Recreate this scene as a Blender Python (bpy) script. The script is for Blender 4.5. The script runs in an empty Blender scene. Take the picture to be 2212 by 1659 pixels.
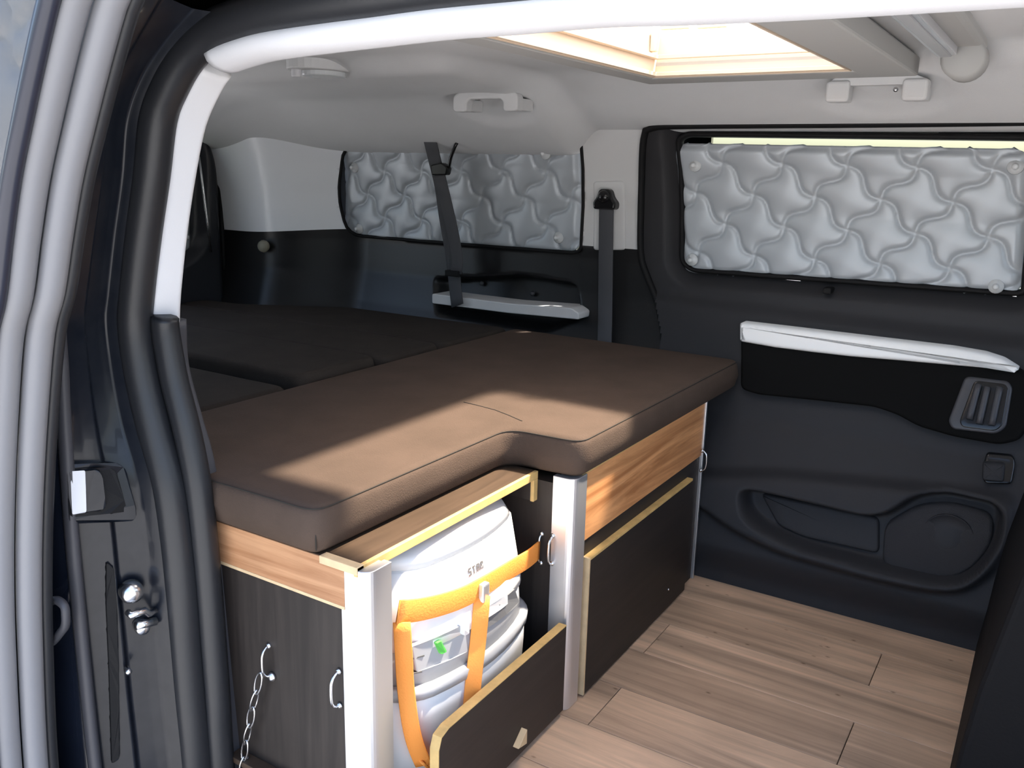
import bpy, bmesh, math, random
import numpy as np
from mathutils import Vector, Matrix

random.seed(7)
rng = np.random.default_rng(7)
SC = bpy.context.scene
COL = SC.collection

# ------------------------------------------------------------------ camera
FPX, CX, CY = 1888.5, 1106.0, 829.5
YAW, PIT, ROLL = math.radians(31.9), math.radians(13.92), math.radians(1.3225)
EYE = np.array([0.0, 0.0, 1.0])
FW = np.array([-math.sin(YAW) * math.cos(PIT), math.cos(YAW) * math.cos(PIT), -math.sin(PIT)])
R0 = np.array([math.cos(YAW), math.sin(YAW), 0.0])
U0 = np.cross(R0, FW)
RT = R0 * math.cos(ROLL) + U0 * math.sin(ROLL)
UP = np.cross(RT, FW)
cam_data = bpy.data.cameras.new('camera')
cam_data.sensor_fit = 'HORIZONTAL'
cam_data.sensor_width = 36.0
cam_data.lens = FPX / 2212.0 * 36.0
cam_data.clip_start = 0.02
cam_data.clip_end = 200
cam = bpy.data.objects.new('camera', cam_data)
COL.objects.link(cam)
M = Matrix(((RT[0], UP[0], -FW[0], EYE[0]), (RT[1], UP[1], -FW[1], EYE[1]), (RT[2], UP[2], -FW[2], EYE[2]), (0, 0, 0, 1)))
cam.matrix_world = M
SC.camera = cam

# ------------------------------------------------------------------ light
SC.view_settings.view_transform = 'Standard'
SC.view_settings.look = 'None'
SC.view_settings.gamma = 1.0
SC.view_settings.use_curve_mapping = False
SC.view_settings.exposure = 0.0
SC.cycles.max_bounces = 7
SC.cycles.glossy_bounces = 3
SC.cycles.transmission_bounces = 4
SC.cycles.transparent_max_bounces = 6
SC.cycles.caustics_reflective = False
SC.cycles.caustics_refractive = False
SUN_DIR = (-0.318, -0.38, -1.0)          # steep sun from the far front side, entering by the roof hatch
SUN_ELEV = math.atan2(1.0, math.hypot(0.318, 0.38))
world = bpy.data.worlds.new('sky')
SC.world = world
world.use_nodes = True
wn = world.node_tree
wn.nodes.clear()
wo = wn.nodes.new('ShaderNodeOutputWorld')
wb = wn.nodes.new('ShaderNodeBackground')
ws = wn.nodes.new('ShaderNodeTexSky')
ws.sky_type = 'NISHITA'
ws.sun_disc = False
ws.sun_elevation = SUN_ELEV
ws.sun_rotation = math.atan2(0.318, 0.38)
ws.air_density = 1.0
ws.dust_density = 3.0
wn.links.new(ws.outputs[0], wb.inputs[0])
wn.links.new(wb.outputs[0], wo.inputs[0])
wb.inputs[1].default_value = 0.68
sun_d = bpy.data.lights.new('sun', 'SUN')
sun_d.energy = 25.0
sun_d.angle = math.radians(3.5)
sun_d.color = (1.0, 0.965, 0.92)
sun = bpy.data.objects.new('sun', sun_d)
COL.objects.link(sun)
sdir = Vector(SUN_DIR).normalized()
sun.rotation_euler = sdir.to_track_quat('-Z', 'Y').to_euler()
sun.location = (2, 3, 6)

# ------------------------------------------------------------------ measuring helpers (photo pixel -> point on a known surface)
def ray(px, py):
    return FW + RT * ((px - CX) / FPX) - UP * ((py - CY) / FPX)

def hit(px, py, ax, v):
    d = ray(px, py)
    i = 'xyz'.index(ax)
    return EYE + d * ((v - EYE[i]) / d[i])

WZ = [-0.05, 0.0, 0.1, 0.25, 0.4, 0.55, 0.65, 0.75, 0.9, 1.0, 1.1, 1.2]
WY = [2.01, 2.01, 2.02, 2.065, 2.155, 2.215, 2.245, 2.255, 2.245, 2.225, 2.19, 2.15]
def W(z):
    return np.interp(z, WZ, WY)

def wall(px, py, off=0.0):
    y = 2.2
    for _ in range(12):
        p = hit(px, py, 'y', y)
        y = float(W(p[2])) - off
    return p

def wxz(pts, off=0.0):
    return [(wall(a, b, off)[0], wall(a, b, off)[2]) for a, b in pts]

# ------------------------------------------------------------------ materials
MATS = {}
def mat(name, col, rough=0.5, metal=0.0, coat=0.0, trans=0.0, bump=0.0, bscale=60.0, var=0.0, vscale=4.0, spec=0.5, sheen=0.0, ior=1.45, stretch=None, col2=None):
    m = bpy.data.materials.new(name)
    m.use_nodes = True
    nt = m.node_tree
    b = nt.nodes['Principled BSDF']
    b.inputs['Base Color'].default_value = (*col, 1)
    b.inputs['Roughness'].default_value = rough
    b.inputs['Metallic'].default_value = metal
    b.inputs['Coat Weight'].default_value = coat
    b.inputs['Coat Roughness'].default_value = 0.05
    b.inputs['Transmission Weight'].default_value = trans
    b.inputs['Specular IOR Level'].default_value = spec
    b.inputs['Sheen Weight'].default_value = sheen
    b.inputs['IOR'].default_value = ior
    tc = nt.nodes.new('ShaderNodeTexCoord')
    src = tc.outputs['Object']
    if stretch:
        mp = nt.nodes.new('ShaderNodeMapping')
        mp.inputs['Scale'].default_value = stretch
        nt.links.new(src, mp.inputs[0])
        src = mp.outputs[0]
    if var > 0 or col2:
        n = nt.nodes.new('ShaderNodeTexNoise')
        n.inputs['Scale'].default_value = vscale
        n.inputs['Detail'].default_value = 6
        n.inputs['Roughness'].default_value = 0.6
        nt.links.new(src, n.inputs['Vector'])
        r = nt.nodes.new('ShaderNodeValToRGB')
        r.color_ramp.elements[0].position = 0.33
        r.color_ramp.elements[1].position = 0.67
        c2 = col2 if col2 else tuple(max(0, c * (1 - var)) for c in col)
        c1 = col if col2 else tuple(min(1, c * (1 + var)) for c in col)
        r.color_ramp.elements[0].color = (*c2, 1)
        r.color_ramp.elements[1].color = (*c1, 1)
        nt.links.new(n.outputs['Fac'], r.inputs['Fac'])
        nt.links.new(r.outputs[0], b.inputs['Base Color'])
    if bump > 0:
        n2 = nt.nodes.new('ShaderNodeTexNoise')
        n2.inputs['Scale'].default_value = bscale
        n2.inputs['Detail'].default_value = 3
        nt.links.new(src, n2.inputs['Vector'])
        bp = nt.nodes.new('ShaderNodeBump')
        bp.inputs['Strength'].default_value = bump
        bp.inputs['Distance'].default_value = 0.004
        nt.links.new(n2.outputs['Fac'], bp.inputs['Height'])
        nt.links.new(bp.outputs[0], b.inputs['Normal'])
    MATS[name] = m
    return m

def wood(name, c1, c2, axis, scale=1.0, rough=0.45, rand=0.0, contrast=(0.35, 0.7), knots=False):
    """grain running along the given axis"""
    m = bpy.data.materials.new(name)
    m.use_nodes = True
    nt = m.node_tree
    b = nt.nodes['Principled BSDF']
    b.inputs['Roughness'].default_value = rough
    b.inputs['Specular IOR Level'].default_value = 0.3
    tc = nt.nodes.new('ShaderNodeTexCoord')
    mp = nt.nodes.new('ShaderNodeMapping')
    s = [26 * scale] * 3
    s['xyz'.index(axis)] = 1.6 * scale
    mp.inputs['Scale'].default_value = s
    vec = tc.outputs['Object']
    oi = nt.nodes.new('ShaderNodeObjectInfo')
    if rand > 0:
        ad = nt.nodes.new('ShaderNodeVectorMath')
        ad.operation = 'ADD'
        sc_ = nt.nodes.new('ShaderNodeMath')
        sc_.operation = 'MULTIPLY'
        sc_.inputs[1].default_value = 37.0
        nt.links.new(oi.outputs['Random'], sc_.inputs[0])
        nt.links.new(vec, ad.inputs[0])
        nt.links.new(sc_.outputs[0], ad.inputs[1])
        vec = ad.outputs[0]
    nt.links.new(vec, mp.inputs[0])
    n = nt.nodes.new('ShaderNodeTexNoise')
    n.inputs['Scale'].default_value = 1.0
    n.inputs['Detail'].default_value = 7
    n.inputs['Roughness'].default_value = 0.62
    n.inputs['Distortion'].default_value = 0.9
    nt.links.new(mp.outputs[0], n.inputs['Vector'])
    r = nt.nodes.new('ShaderNodeValToRGB')
    r.color_ramp.elements[0].position = contrast[0]
    r.color_ramp.elements[1].position = contrast[1]
    r.color_ramp.elements[0].color = (*c2, 1)
    r.color_ramp.elements[1].color = (*c1, 1)
    nt.links.new(n.outputs['Fac'], r.inputs['Fac'])
    out = r.outputs[0]
    # wide soft tone patches
    n3 = nt.nodes.new('ShaderNodeTexNoise')
    n3.inputs['Scale'].default_value = 5.0
    n3.inputs['Detail'].default_value = 4
    nt.links.new(vec, n3.inputs['Vector'])
    mr = nt.nodes.new('ShaderNodeMapRange')
    mr.inputs['To Min'].default_value = 0.72
    mr.inputs['To Max'].default_value = 1.25
    nt.links.new(n3.outputs['Fac'], mr.inputs['Value'])
    hs = nt.nodes.new('ShaderNodeHueSaturation')
    nt.links.new(out, hs.inputs['Color'])
    nt.links.new(mr.outputs[0], hs.inputs['Value'])
    out = hs.outputs[0]
    if rand > 0:
        mr2 = nt.nodes.new('ShaderNodeMapRange')
        mr2.inputs['To Min'].default_value = 1 - rand
        mr2.inputs['To Max'].default_value = 1 + rand
        nt.links.new(oi.outputs['Random'], mr2.inputs['Value'])
        hs2 = nt.nodes.new('ShaderNodeHueSaturation')
        nt.links.new(out, hs2.inputs['Color'])
        nt.links.new(mr2.outputs[0], hs2.inputs['Value'])
        out = hs2.outputs[0]
    if knots:
        vo = nt.nodes.new('ShaderNodeTexVoronoi')
        mk = nt.nodes.new('ShaderNodeMapping')
        ks = [5.0] * 3
        ks['xyz'.index(axis)] = 2.6
        mk.inputs['Scale'].default_value = ks
        nt.links.new(vec, mk.inputs[0])
        nt.links.new(mk.outputs[0], vo.inputs['Vector'])
        kr = nt.nodes.new('ShaderNodeValToRGB')
        kr.color_ramp.elements[0].position = 0.02
        kr.color_ramp.elements[1].position = 0.09
        kr.color_ramp.elements[0].color = (0.45, 0.4, 0.36, 1)
        kr.color_ramp.elements[1].color = (1, 1, 1, 1)
        nt.links.new(vo.outputs['Distance'], kr.inputs['Fac'])
        mx = nt.nodes.new('ShaderNodeMix')
        mx.data_type = 'RGBA'
        mx.blend_type = 'MULTIPLY'
        mx.inputs['Factor'].default_value = 1.0
        nt.links.new(out, mx.inputs['A'])
        nt.links.new(kr.outputs[0], mx.inputs['B'])
        out = mx.outputs['Result']
    nt.links.new(out, b.inputs['Base Color'])
    bp = nt.nodes.new('ShaderNodeBump')
    bp.inputs['Strength'].default_value = 0.12
    bp.inputs['Distance'].default_value = 0.002
    nt.links.new(n.outputs['Fac'], bp.inputs['Height'])
    nt.links.new(bp.outputs[0], b.inputs['Normal'])
    MATS[name] = m
    return m

paint = mat('paint_black', (0.006, 0.008, 0.014), 0.16, coat=1.0, var=0.3, vscale=3)
paint_dusty = mat('paint_dusty', (0.005, 0.007, 0.012), 0.3, coat=0.12, spec=0.3, col2=(0.010, 0.012, 0.017), vscale=38)
rubber = mat('rubber', (0.017, 0.018, 0.021), 0.42, bump=0.05, bscale=150)
rubber_grey = mat('rubber_grey', (0.21, 0.21, 0.222), 0.42, bump=0.04, bscale=120)
rubber_mid = mat('rubber_mid', (0.045, 0.045, 0.052), 0.5)
plastic = mat('plastic_charcoal', (0.026, 0.026, 0.029), 0.55, spec=0.28, bump=0.12, bscale=700)
plastic_black = mat('plastic_black', (0.008, 0.008, 0.0088), 0.6, spec=0.22, bump=0.1, bscale=700)
plastic_grey = mat('plastic_grey', (0.055, 0.055, 0.062), 0.42, bump=0.08, bscale=600)
gloss_black = mat('gloss_black', (0.01, 0.01, 0.011), 0.2)
headliner = mat('headliner', (0.645, 0.655, 0.665), 0.95, bump=0.2, bscale=900, var=0.04, vscale=2)
trim_grey = mat('trim_grey', (0.63, 0.635, 0.64), 0.6, bump=0.06, bscale=500)
trim_white = mat('trim_white', (0.66, 0.665, 0.69), 0.55, bump=0.05, bscale=500)
pillar_white = mat('pillar_white', (0.86, 0.89, 0.93), 0.3, bump=0.04, bscale=500)
frame_grey = mat('frame_grey', (0.42, 0.42, 0.41), 0.6)
cream = mat('hatch_cream', (0.66, 0.54, 0.42), 0.6)
silver_trim = mat('silver_trim', (0.96, 0.96, 0.95), 0.35, metal=0.0)
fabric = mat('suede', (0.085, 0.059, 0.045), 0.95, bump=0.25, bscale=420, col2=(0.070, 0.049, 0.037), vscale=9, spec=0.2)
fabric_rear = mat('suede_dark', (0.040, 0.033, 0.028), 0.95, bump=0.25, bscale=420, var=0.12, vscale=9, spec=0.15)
seam_dark = mat('seam_dark', (0.03, 0.025, 0.02), 0.9)
laminate_v = wood('laminate_upright', (0.042, 0.033, 0.028), (0.022, 0.0175, 0.0155), 'z', 1.5, 0.5)
laminate = wood('laminate_dark', (0.04, 0.032, 0.028), (0.028, 0.023, 0.021), 'y', 1.5, 0.5)
worktop = wood('worktop_brown', (0.085, 0.055, 0.036), (0.05, 0.033, 0.022), 'y', 1.2, 0.45)
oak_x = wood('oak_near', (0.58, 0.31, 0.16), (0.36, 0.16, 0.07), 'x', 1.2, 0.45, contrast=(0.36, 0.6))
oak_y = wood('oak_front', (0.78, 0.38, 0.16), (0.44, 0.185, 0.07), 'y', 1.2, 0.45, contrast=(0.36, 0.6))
plyedge = mat('ply_edge', (0.66, 0.44, 0.17), 0.6, var=0.15, vscale=30)
plyedge_pale = mat('ply_edge_pale', (0.72, 0.52, 0.3), 0.6, var=0.1, vscale=30)
alu = mat('aluminium', (0.78, 0.79, 0.82), 0.38, metal=0.85)
steel = mat('steel', (0.75, 0.75, 0.76), 0.25, metal=1.0)
plank_mat = wood('floor_plank', (0.80, 0.54, 0.355), (0.40, 0.275, 0.185), 'x', 0.8, 0.55, rand=0.14, contrast=(0.33, 0.67), knots=True)
gap_dark = mat('joint_dark', (0.03, 0.024, 0.02), 0.9)
toilet_white = mat('toilet_white', (0.80, 0.80, 0.80), 0.3)
toilet_grey = mat('toilet_grey', (0.40, 0.41, 0.43), 0.35)
toilet_dark = mat('toilet_grey_dark', (0.17, 0.175, 0.185), 0.4)
ink = mat('ink', (0.12, 0.12, 0.12), 0.6)
green = mat('indicator_green', (0.12, 0.55, 0.10), 0.35)
strap_mat = mat('strap_orange', (0.94, 0.33, 0.06), 0.65, bump=0.2, bscale=300, stretch=(1, 1, 1))
strap_pale = mat('strap_yellow', (0.95, 0.50, 0.10), 0.65, bump=0.2, bscale=300)
belt_mat = mat('belt_webbing', (0.052, 0.054, 0.062), 0.6, bump=0.25, bscale=500, stretch=(4, 4, 0.3))
quilt = mat('quilt_silver', (0.45, 0.49, 0.53), 0.42, metal=0.2, bump=0.06, bscale=45, stretch=(1, 1, 1))
quilt_grey = mat('quilt_grey', (0.24, 0.24, 0.242), 0.5, metal=0.1)
clear = mat('clear_plastic', (0.8, 0.83, 0.85), 0.06, trans=0.2)
speaker_mat = mat('speaker_cloth', (0.03, 0.03, 0.034), 0.7, bump=0.5, bscale=900)
seat_mat = mat('seat_vinyl', (0.006, 0.006, 0.007), 0.7, spec=0.15, bump=0.15, bscale=200)
concrete = mat('pavement', (0.37, 0.365, 0.355), 0.9, var=0.15, vscale=2)
render_wall = mat('render_wall', (0.45, 0.42, 0.38), 0.95, var=0.1, vscale=3)

def glass_mat(name, tint):
    m = bpy.data.materials.new(name)
    m.use_nodes = True
    nt = m.node_tree
    nt.nodes.clear()
    o = nt.nodes.new('ShaderNodeOutputMaterial')
    g = nt.nodes.new('ShaderNodeBsdfGlossy')
    g.inputs['Roughness'].default_value = 0.02
    t = nt.nodes.new('ShaderNodeBsdfTransparent')
    t.inputs[0].default_value = (*tint, 1)
    f = nt.nodes.new('ShaderNodeFresnel')
    f.inputs[0].default_value = 1.35
    mx = nt.nodes.new('ShaderNodeMixShader')
    ge = nt.nodes.new('ShaderNodeNewGeometry')
    iv = nt.nodes.new('ShaderNodeMath')
    iv.operation = 'SUBTRACT'
    iv.inputs[0].default_value = 1.0
    nt.links.new(ge.outputs['Backfacing'], iv.inputs[1])
    mu = nt.nodes.new('ShaderNodeMath')
    mu.operation = 'MULTIPLY'
    nt.links.new(f.outputs[0], mu.inputs[0])
    nt.links.new(iv.outputs[0], mu.inputs[1])
    nt.links.new(mu.outputs[0], mx.inputs[0])
    nt.links.new(t.outputs[0], mx.inputs[1])
    nt.links.new(g.outputs[0], mx.inputs[2])
    nt.links.new(mx.outputs[0], o.inputs[0])
    return m
glass = glass_mat('window_glass', (0.55, 0.6, 0.53))
glass_clear = glass_mat('clear_window_glass', (0.80, 0.80, 0.80))

def translucent_mat(name, col, clear_part):
    m = bpy.data.materials.new(name)
    m.use_nodes = True
    nt = m.node_tree
    nt.nodes.clear()
    o = nt.nodes.new('ShaderNodeOutputMaterial')
    a = nt.nodes.new('ShaderNodeBsdfTranslucent')
    a.inputs[0].default_value = (*col, 1)
    b = nt.nodes.new('ShaderNodeBsdfTransparent')
    b.inputs[0].default_value = (*col, 1)
    mx = nt.nodes.new('ShaderNodeMixShader')
    mx.inputs[0].default_value = clear_part
    nt.links.new(a.outputs[0], mx.inputs[1])
    nt.links.new(b.outputs[0], mx.inputs[2])
    nt.links.new(mx.outputs[0], o.inputs[0])
    return m
opal = translucent_mat('milky_acrylic', (0.97, 0.88, 0.76), 0.70)

# ------------------------------------------------------------------ mesh helpers
def origin_of(parent):
    return parent.location if (parent is not None and parent.type == 'EMPTY') else Vector((0, 0, 0))

def link(name, me, m, parent=None, smooth=False):
    if m:
        me.materials.append(m)
    if smooth:
        me.polygons.foreach_set('use_smooth', [True] * len(me.polygons))
    o = bpy.data.objects.new(name, me)
    COL.objects.link(o)
    if parent is not None:
        o.parent = parent
        o.location = -origin_of(parent)
    return o

def pydata(name, v, f, m, parent=None, smooth=False):
    me = bpy.data.meshes.new(name)
    me.from_pydata([tuple(map(float, p)) for p in v], [], [tuple(int(i) for i in q) for q in f])
    me.update()
    return link(name, me, m, parent, smooth)

def frombm(name, bm, m, parent=None, smooth=False):
    bmesh.ops.recalc_face_normals(bm, faces=bm.faces[:])
    me = bpy.data.meshes.new(name)
    bm.to_mesh(me)
    bm.free()
    return link(name, me, m, parent, smooth)

def bevel(o, w, seg=2):
    b = o.modifiers.new('bevel', 'BEVEL')
    b.width = w
    b.segments = seg
    b.limit_method = 'ANGLE'
    b.angle_limit = math.radians(35)
    return o

def box(name, xr, yr, zr, m, parent=None, bev=0.0, seg=2):
    v = [(x, y, z) for x in xr for y in yr for z in zr]
    f = [(0, 1, 3, 2), (4, 6, 7, 5), (0, 4, 5, 1), (2, 3, 7, 6), (0, 2, 6, 4), (1, 5, 7, 3)]
    o = pydata(name, v, f, m, parent)
    if bev:
        bevel(o, bev, seg)
    return o

def prism(name, outline, ax, a0, a1, m, parent=None, bev=0.0, seg=2, smooth=False):
    """outline in the two other axes (in xyz order), extruded along ax from a0 to a1"""
    i = 'xyz'.index(ax)
    def p3(p, a):
        q = list(p)
        q.insert(i, a)
        return q
    n = len(outline)
    v = [p3(p, a0) for p in outline] + [p3(p, a1) for p in outline]
    bm = bmesh.new()
    bv = [bm.verts.new(p) for p in v]
    bm.faces.new(bv[:n])
    bm.faces.new(bv[n:][::-1])
    for k in range(n):
        bm.faces.new((bv[k], bv[n + k], bv[n + (k + 1) % n], bv[(k + 1) % n]))
    o = frombm(name, bm, m, parent, smooth)
    if bev:
        bevel(o, bev, seg)
    return o

def spline(pts, step):
    """Catmull-Rom through the points, resampled evenly"""
    P = np.array(pts, float)
    E = np.vstack([2 * P[0] - P[1], P, 2 * P[-1] - P[-2]])
    out = []
    for k in range(1, len(E) - 2):
        p0, p1, p2, p3 = E[k - 1:k + 3]
        n = max(2, int(np.linalg.norm(p2 - p1) / step))
        for t in np.linspace(0, 1, n, endpoint=False):
            out.append(0.5 * ((2 * p1) + (-p0 + p2) * t + (2 * p0 - 5 * p1 + 4 * p2 - p3) * t * t + (-p0 + 3 * p1 - 3 * p2 + p3) * t ** 3))
    out.append(P[-1])
    return np.array(out)

def sweep(name, path, prof, m, parent=None, ref=(0, 1, 0), closed=False, smooth=True, caps=True):
    """prof: closed outline (a, b): a along ref-ish side vector, b along the other normal"""
    P = np.array(path, float)
    n = len(P)
    T = np.gradient(P, axis=0) if not closed else np.roll(P, -1, 0) - np.roll(P, 1, 0)
    T /= np.linalg.norm(T, axis=1)[:, None] + 1e-12
    ref = np.array(ref, float)
    A = ref - (T @ ref)[:, None] * T
    A /= np.linalg.norm(A, axis=1)[:, None] + 1e-12
    B = np.cross(T, A)
    v = []
    k = len(prof)
    for i in range(n):
        for a, b in prof:
            v.append(P[i] + A[i] * a + B[i] * b)
    f = []
    for i in range(n if closed else n - 1):
        j = (i + 1) % n
        for q in range(k):
            f.append((i * k + q, i * k + (q + 1) % k, j * k + (q + 1) % k, j * k + q))
    if not closed and caps:
        f.append(tuple(range(k))[::-1])
        f.append(tuple(range((n - 1) * k, n * k)))
    bm = bmesh.new()
    bv = [bm.verts.new(p) for p in v]
    for q in f:
        bm.faces.new([bv[t] for t in q])
    return frombm(name, bm, m, parent, smooth)

def ell(ra, rb, n=12):
    return [(ra * math.cos(2 * math.pi * i / n), rb * math.sin(2 * math.pi * i / n)) for i in range(n)]

def rrect(ha, hb, r, n=4):
    out = []
    for cx, cy, a0 in ((ha - r, hb - r, 0), (-ha + r, hb - r, 90), (-ha + r, -hb + r, 180), (ha - r, -hb + r, 270)):
        for i in range(n + 1):
            a = math.radians(a0 + 90 * i / n)
            out.append((cx + r * math.cos(a), cy + r * math.sin(a)))
    return out

def tube(name, path, r, m, parent=None, n=8, closed=False):
    P = np.array(path, float)
    d = P[-1] - P[0]
    ref = (0, 0, 1) if abs(d[2]) < 0.6 * np.linalg.norm(d) + 1e-9 else (0.3, 1, 0)
    return sweep(name, P, ell(r, r, n), m, parent, ref, closed)

def roundpoly(pts, r, n=4):
    """round the corners of a polygon"""
    P = [np.array(p, float) for p in pts]
    out = []
    k = len(P)
    for i in range(k):
        a, b, c = P[i - 1], P[i], P[(i + 1) % k]
        u, w = a - b, c - b
        lu, lw = np.linalg.norm(u), np.linalg.norm(w)
        d = min(r, lu * 0.45, lw * 0.45)
        s, e = b + u / lu * d, b + w / lw * d
        for t in np.linspace(0, 1, n + 1):
            out.append((1 - t) ** 2 * s + 2 * t * (1 - t) * b + t * t * e)
    return [tuple(p) for p in out]

def densify(pts, step):
    out = []
    k = len(pts)
    for i in range(k):
        a, b = np.array(pts[i]), np.array(pts[(i + 1) % k])
        n = max(1, int(np.linalg.norm(b - a) / step))
        for t in range(n):
            out.append(tuple(a + (b - a) * t / n))
    return out

def area2(pts):
    return 0.5 * sum(pts[i - 1][0] * pts[i][1] - pts[i][0] * pts[i - 1][1] for i in range(len(pts)))

def inset(pts, d):
    """move every outline point inward by d along its normal"""
    P = np.array(pts)
    s = 1 if area2(pts) > 0 else -1
    T = np.roll(P, -1, 0) - np.roll(P, 1, 0)
    T /= np.linalg.norm(T, axis=1)[:, None] + 1e-12
    N = np.stack([-T[:, 1], T[:, 0]], 1) * s
    return [tuple(p) for p in P + N * d]

def wall_plate(name, outline, out, m, parent=None, back=0.01, edge=0.004, rings=5, surf=None, step=0.012, dome=0.0, fan=True):
    """a plate standing proud of the far wall: outline in (x, z), star-shaped"""
    surf = surf or (lambda x, z: W(z))
    O = densify(outline, step)
    n = len(O)
    loops = [(O, -back), (O, out - edge), (inset(O, edge * 0.6), out - edge * 0.25), (inset(O, edge * 1.4), out)]
    c = np.mean(np.array(O), axis=0)
    I = np.array(loops[-1][0])
    for t in (np.linspace(0, 1, rings + 1)[1:-1] if fan else []):
        loops.append(([tuple(p) for p in I + (c - I) * t], out + dome * t))
    v, f = [], []
    for L, o in loops:
        for x, z in L:
            v.append((x, float(surf(x, z)) - o, z))
    for a in range(len(loops) - 1):
        for i in range(n):
            j = (i + 1) % n
            f.append((a * n + i, a * n + j, (a + 1) * n + j, (a + 1) * n + i))
    a = len(loops) - 1
    if fan:
        v.append((c[0], float(surf(c[0], c[1])) - out - dome, c[1]))
        k = len(v) - 1
        for i in range(n):
            f.append((a * n + i, a * n + (i + 1) % n, k))
    bm = bmesh.new()
    bv = [bm.verts.new(p) for p in v]
    for q in f:
        bm.faces.new([bv[t] for t in q])
    if not fan:
        bmesh.ops.triangulate(bm, faces=[bm.faces.new(bv[a * n:a * n + n])])
    return frombm(name, bm, m, parent, True)

def sdf(X, Y, poly):
    """signed distance to a polygon, negative inside"""
    P = np.array(poly, float)
    d = np.full(X.shape, 1e9)
    ins = np.zeros(X.shape, bool)
    for i in range(len(P)):
        a, b = P[i - 1], P[i]
        e = b - a
        t = np.clip(((X - a[0]) * e[0] + (Y - a[1]) * e[1]) / (e @ e + 1e-15), 0, 1)
        d = np.minimum(d, np.hypot(X - a[0] - t * e[0], Y - a[1] - t * e[1]))
        c = (a[1] > Y) != (b[1] > Y)
        with np.errstate(divide='ignore', invalid='ignore'):
            xi = (b[0] - a[0]) * (Y - a[1]) / (b[1] - a[1]) + a[0]
        ins ^= c & (X < xi)
    return np.where(ins, -d, d)

def sstep(a, b, x):
    t = np.clip((x - a) / (b - a), 0, 1)
    return t * t * (3 - 2 * t)

def snap(A, B, d, band):
    """move grid points just outside a contour (0 < d < band) onto it"""
    ga, gb = np.gradient(d, axis=1), np.gradient(d, axis=0)
    sa, sb = np.gradient(A, axis=1), np.gradient(B, axis=0)
    na, nb = ga / (sa + 1e-12), gb / (sb + 1e-12)
    L = np.hypot(na, nb) + 1e-9
    k = (np.abs(d) < band)
    return A - np.where(k, na / L * d, 0), B - np.where(k, nb / L * d, 0)

def grid(name, PX, PY, PZ, m, parent=None, mask=None, smooth=True, flip=False):
    """grid of points -> mesh; mask True = keep the face"""
    r, c = PX.shape
    v = np.stack([PX, PY, PZ], -1).reshape(-1, 3)
    idx = np.arange(r * c).reshape(r, c)
    q = np.stack([idx[:-1, :-1], idx[:-1, 1:], idx[1:, 1:], idx[1:, :-1]], -1)
    if flip:
        q = q[..., ::-1]
    if mask is not None:
        q = q[mask[:-1, :-1] & mask[:-1, 1:] & mask[1:, 1:] & mask[1:, :-1]]
    q = q.reshape(-1, 4)
    me = bpy.data.meshes.new(name)
    me.from_pydata(v.tolist(), [], q.tolist())
    me.update()
    if mask is not None:
        bm = bmesh.new()
        bm.from_mesh(me)
        bmesh.ops.delete(bm, geom=[x for x in bm.verts if not x.link_faces], context='VERTS')
        bm.to_mesh(me)
        bm.free()
    return link(name, me, m, parent, smooth)

def lathe(name, c, axis, prof, m, parent=None, n=20):
    """prof: (radius, height along axis)"""
    ax = Vector(axis).normalized()
    u = ax.orthogonal().normalized()
    w = ax.cross(u)
    c = Vector(c)
    bm = bmesh.new()
    rows = []
    for r, h in prof:
        rows.append([bm.verts.new(c + ax * h + (u * math.cos(t) + w * math.sin(t)) * r) for t in [2 * math.pi * i / n for i in range(n)]])
    for a, b in zip(rows, rows[1:]):
        for i in range(n):
            bm.faces.new((a[i], a[(i + 1) % n], b[(i + 1) % n], b[i]))
    bm.faces.new(rows[0][::-1])
    bm.faces.new(rows[-1])
    return frombm(name, bm, m, parent, True)

def tag(o, label, cat, group=None, kind=None):
    o['label'] = label
    o['category'] = cat
    if group:
        o['group'] = group
    if kind:
        o['kind'] = kind
    return o

def thing(name, loc, label, cat, group=None, kind=None):
    o = bpy.data.objects.new(name, None)
    o.empty_display_size = 0.05
    COL.objects.link(o)
    o.location = loc
    return tag(o, label, cat, group, kind)

def H(pts, ax, v):
    return [hit(a, b, ax, v) for a, b in pts]

# ================================================================== SETTING
# ---- outside
g = box('ground', (-14, 14), (-12, 16), (-0.62, -0.6), concrete)
tag(g, 'pale pavement the van stands on', 'ground', kind='structure')

# ---- floor with planks
floor = thing('floor', (-0.5, 1.4, 0), 'greyed brown wood plank floor of the van', 'floor', kind='structure')
box('subfloor', (-2.5, 1.3), (0.70, 2.02), (-0.05, -0.006), gap_dark, floor)
ROWH, y_top = 0.1445, 2.012
joint = {0: [-0.95, 0.3], 1: [-1.1, -0.207, 0.75], 2: [-0.636, 0.24], 3: [-1.1, -0.206, 0.72], 4: [-0.62, 0.28], 5: [-0.95, -0.28, 0.6], 6: [-0.6, 0.2], 7: [-0.9, -0.2], 8: [-0.7, 0.1]}
for r in range(9):
    y1 = y_top - r * ROWH
    y0 = max(y1 - ROWH, 0.76)
    if y1 - y0 < 0.02:
        continue
    xs = [-1.5] + joint[r] + [1.2]
    for a, b in zip(xs, xs[1:]):
        box('plank', (a + 0.0008, b - 0.0008), (y0 + 0.0007, y1 - 0.0007), (-0.006, 0.0), plank_mat, floor, 0.0006, 1)

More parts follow.
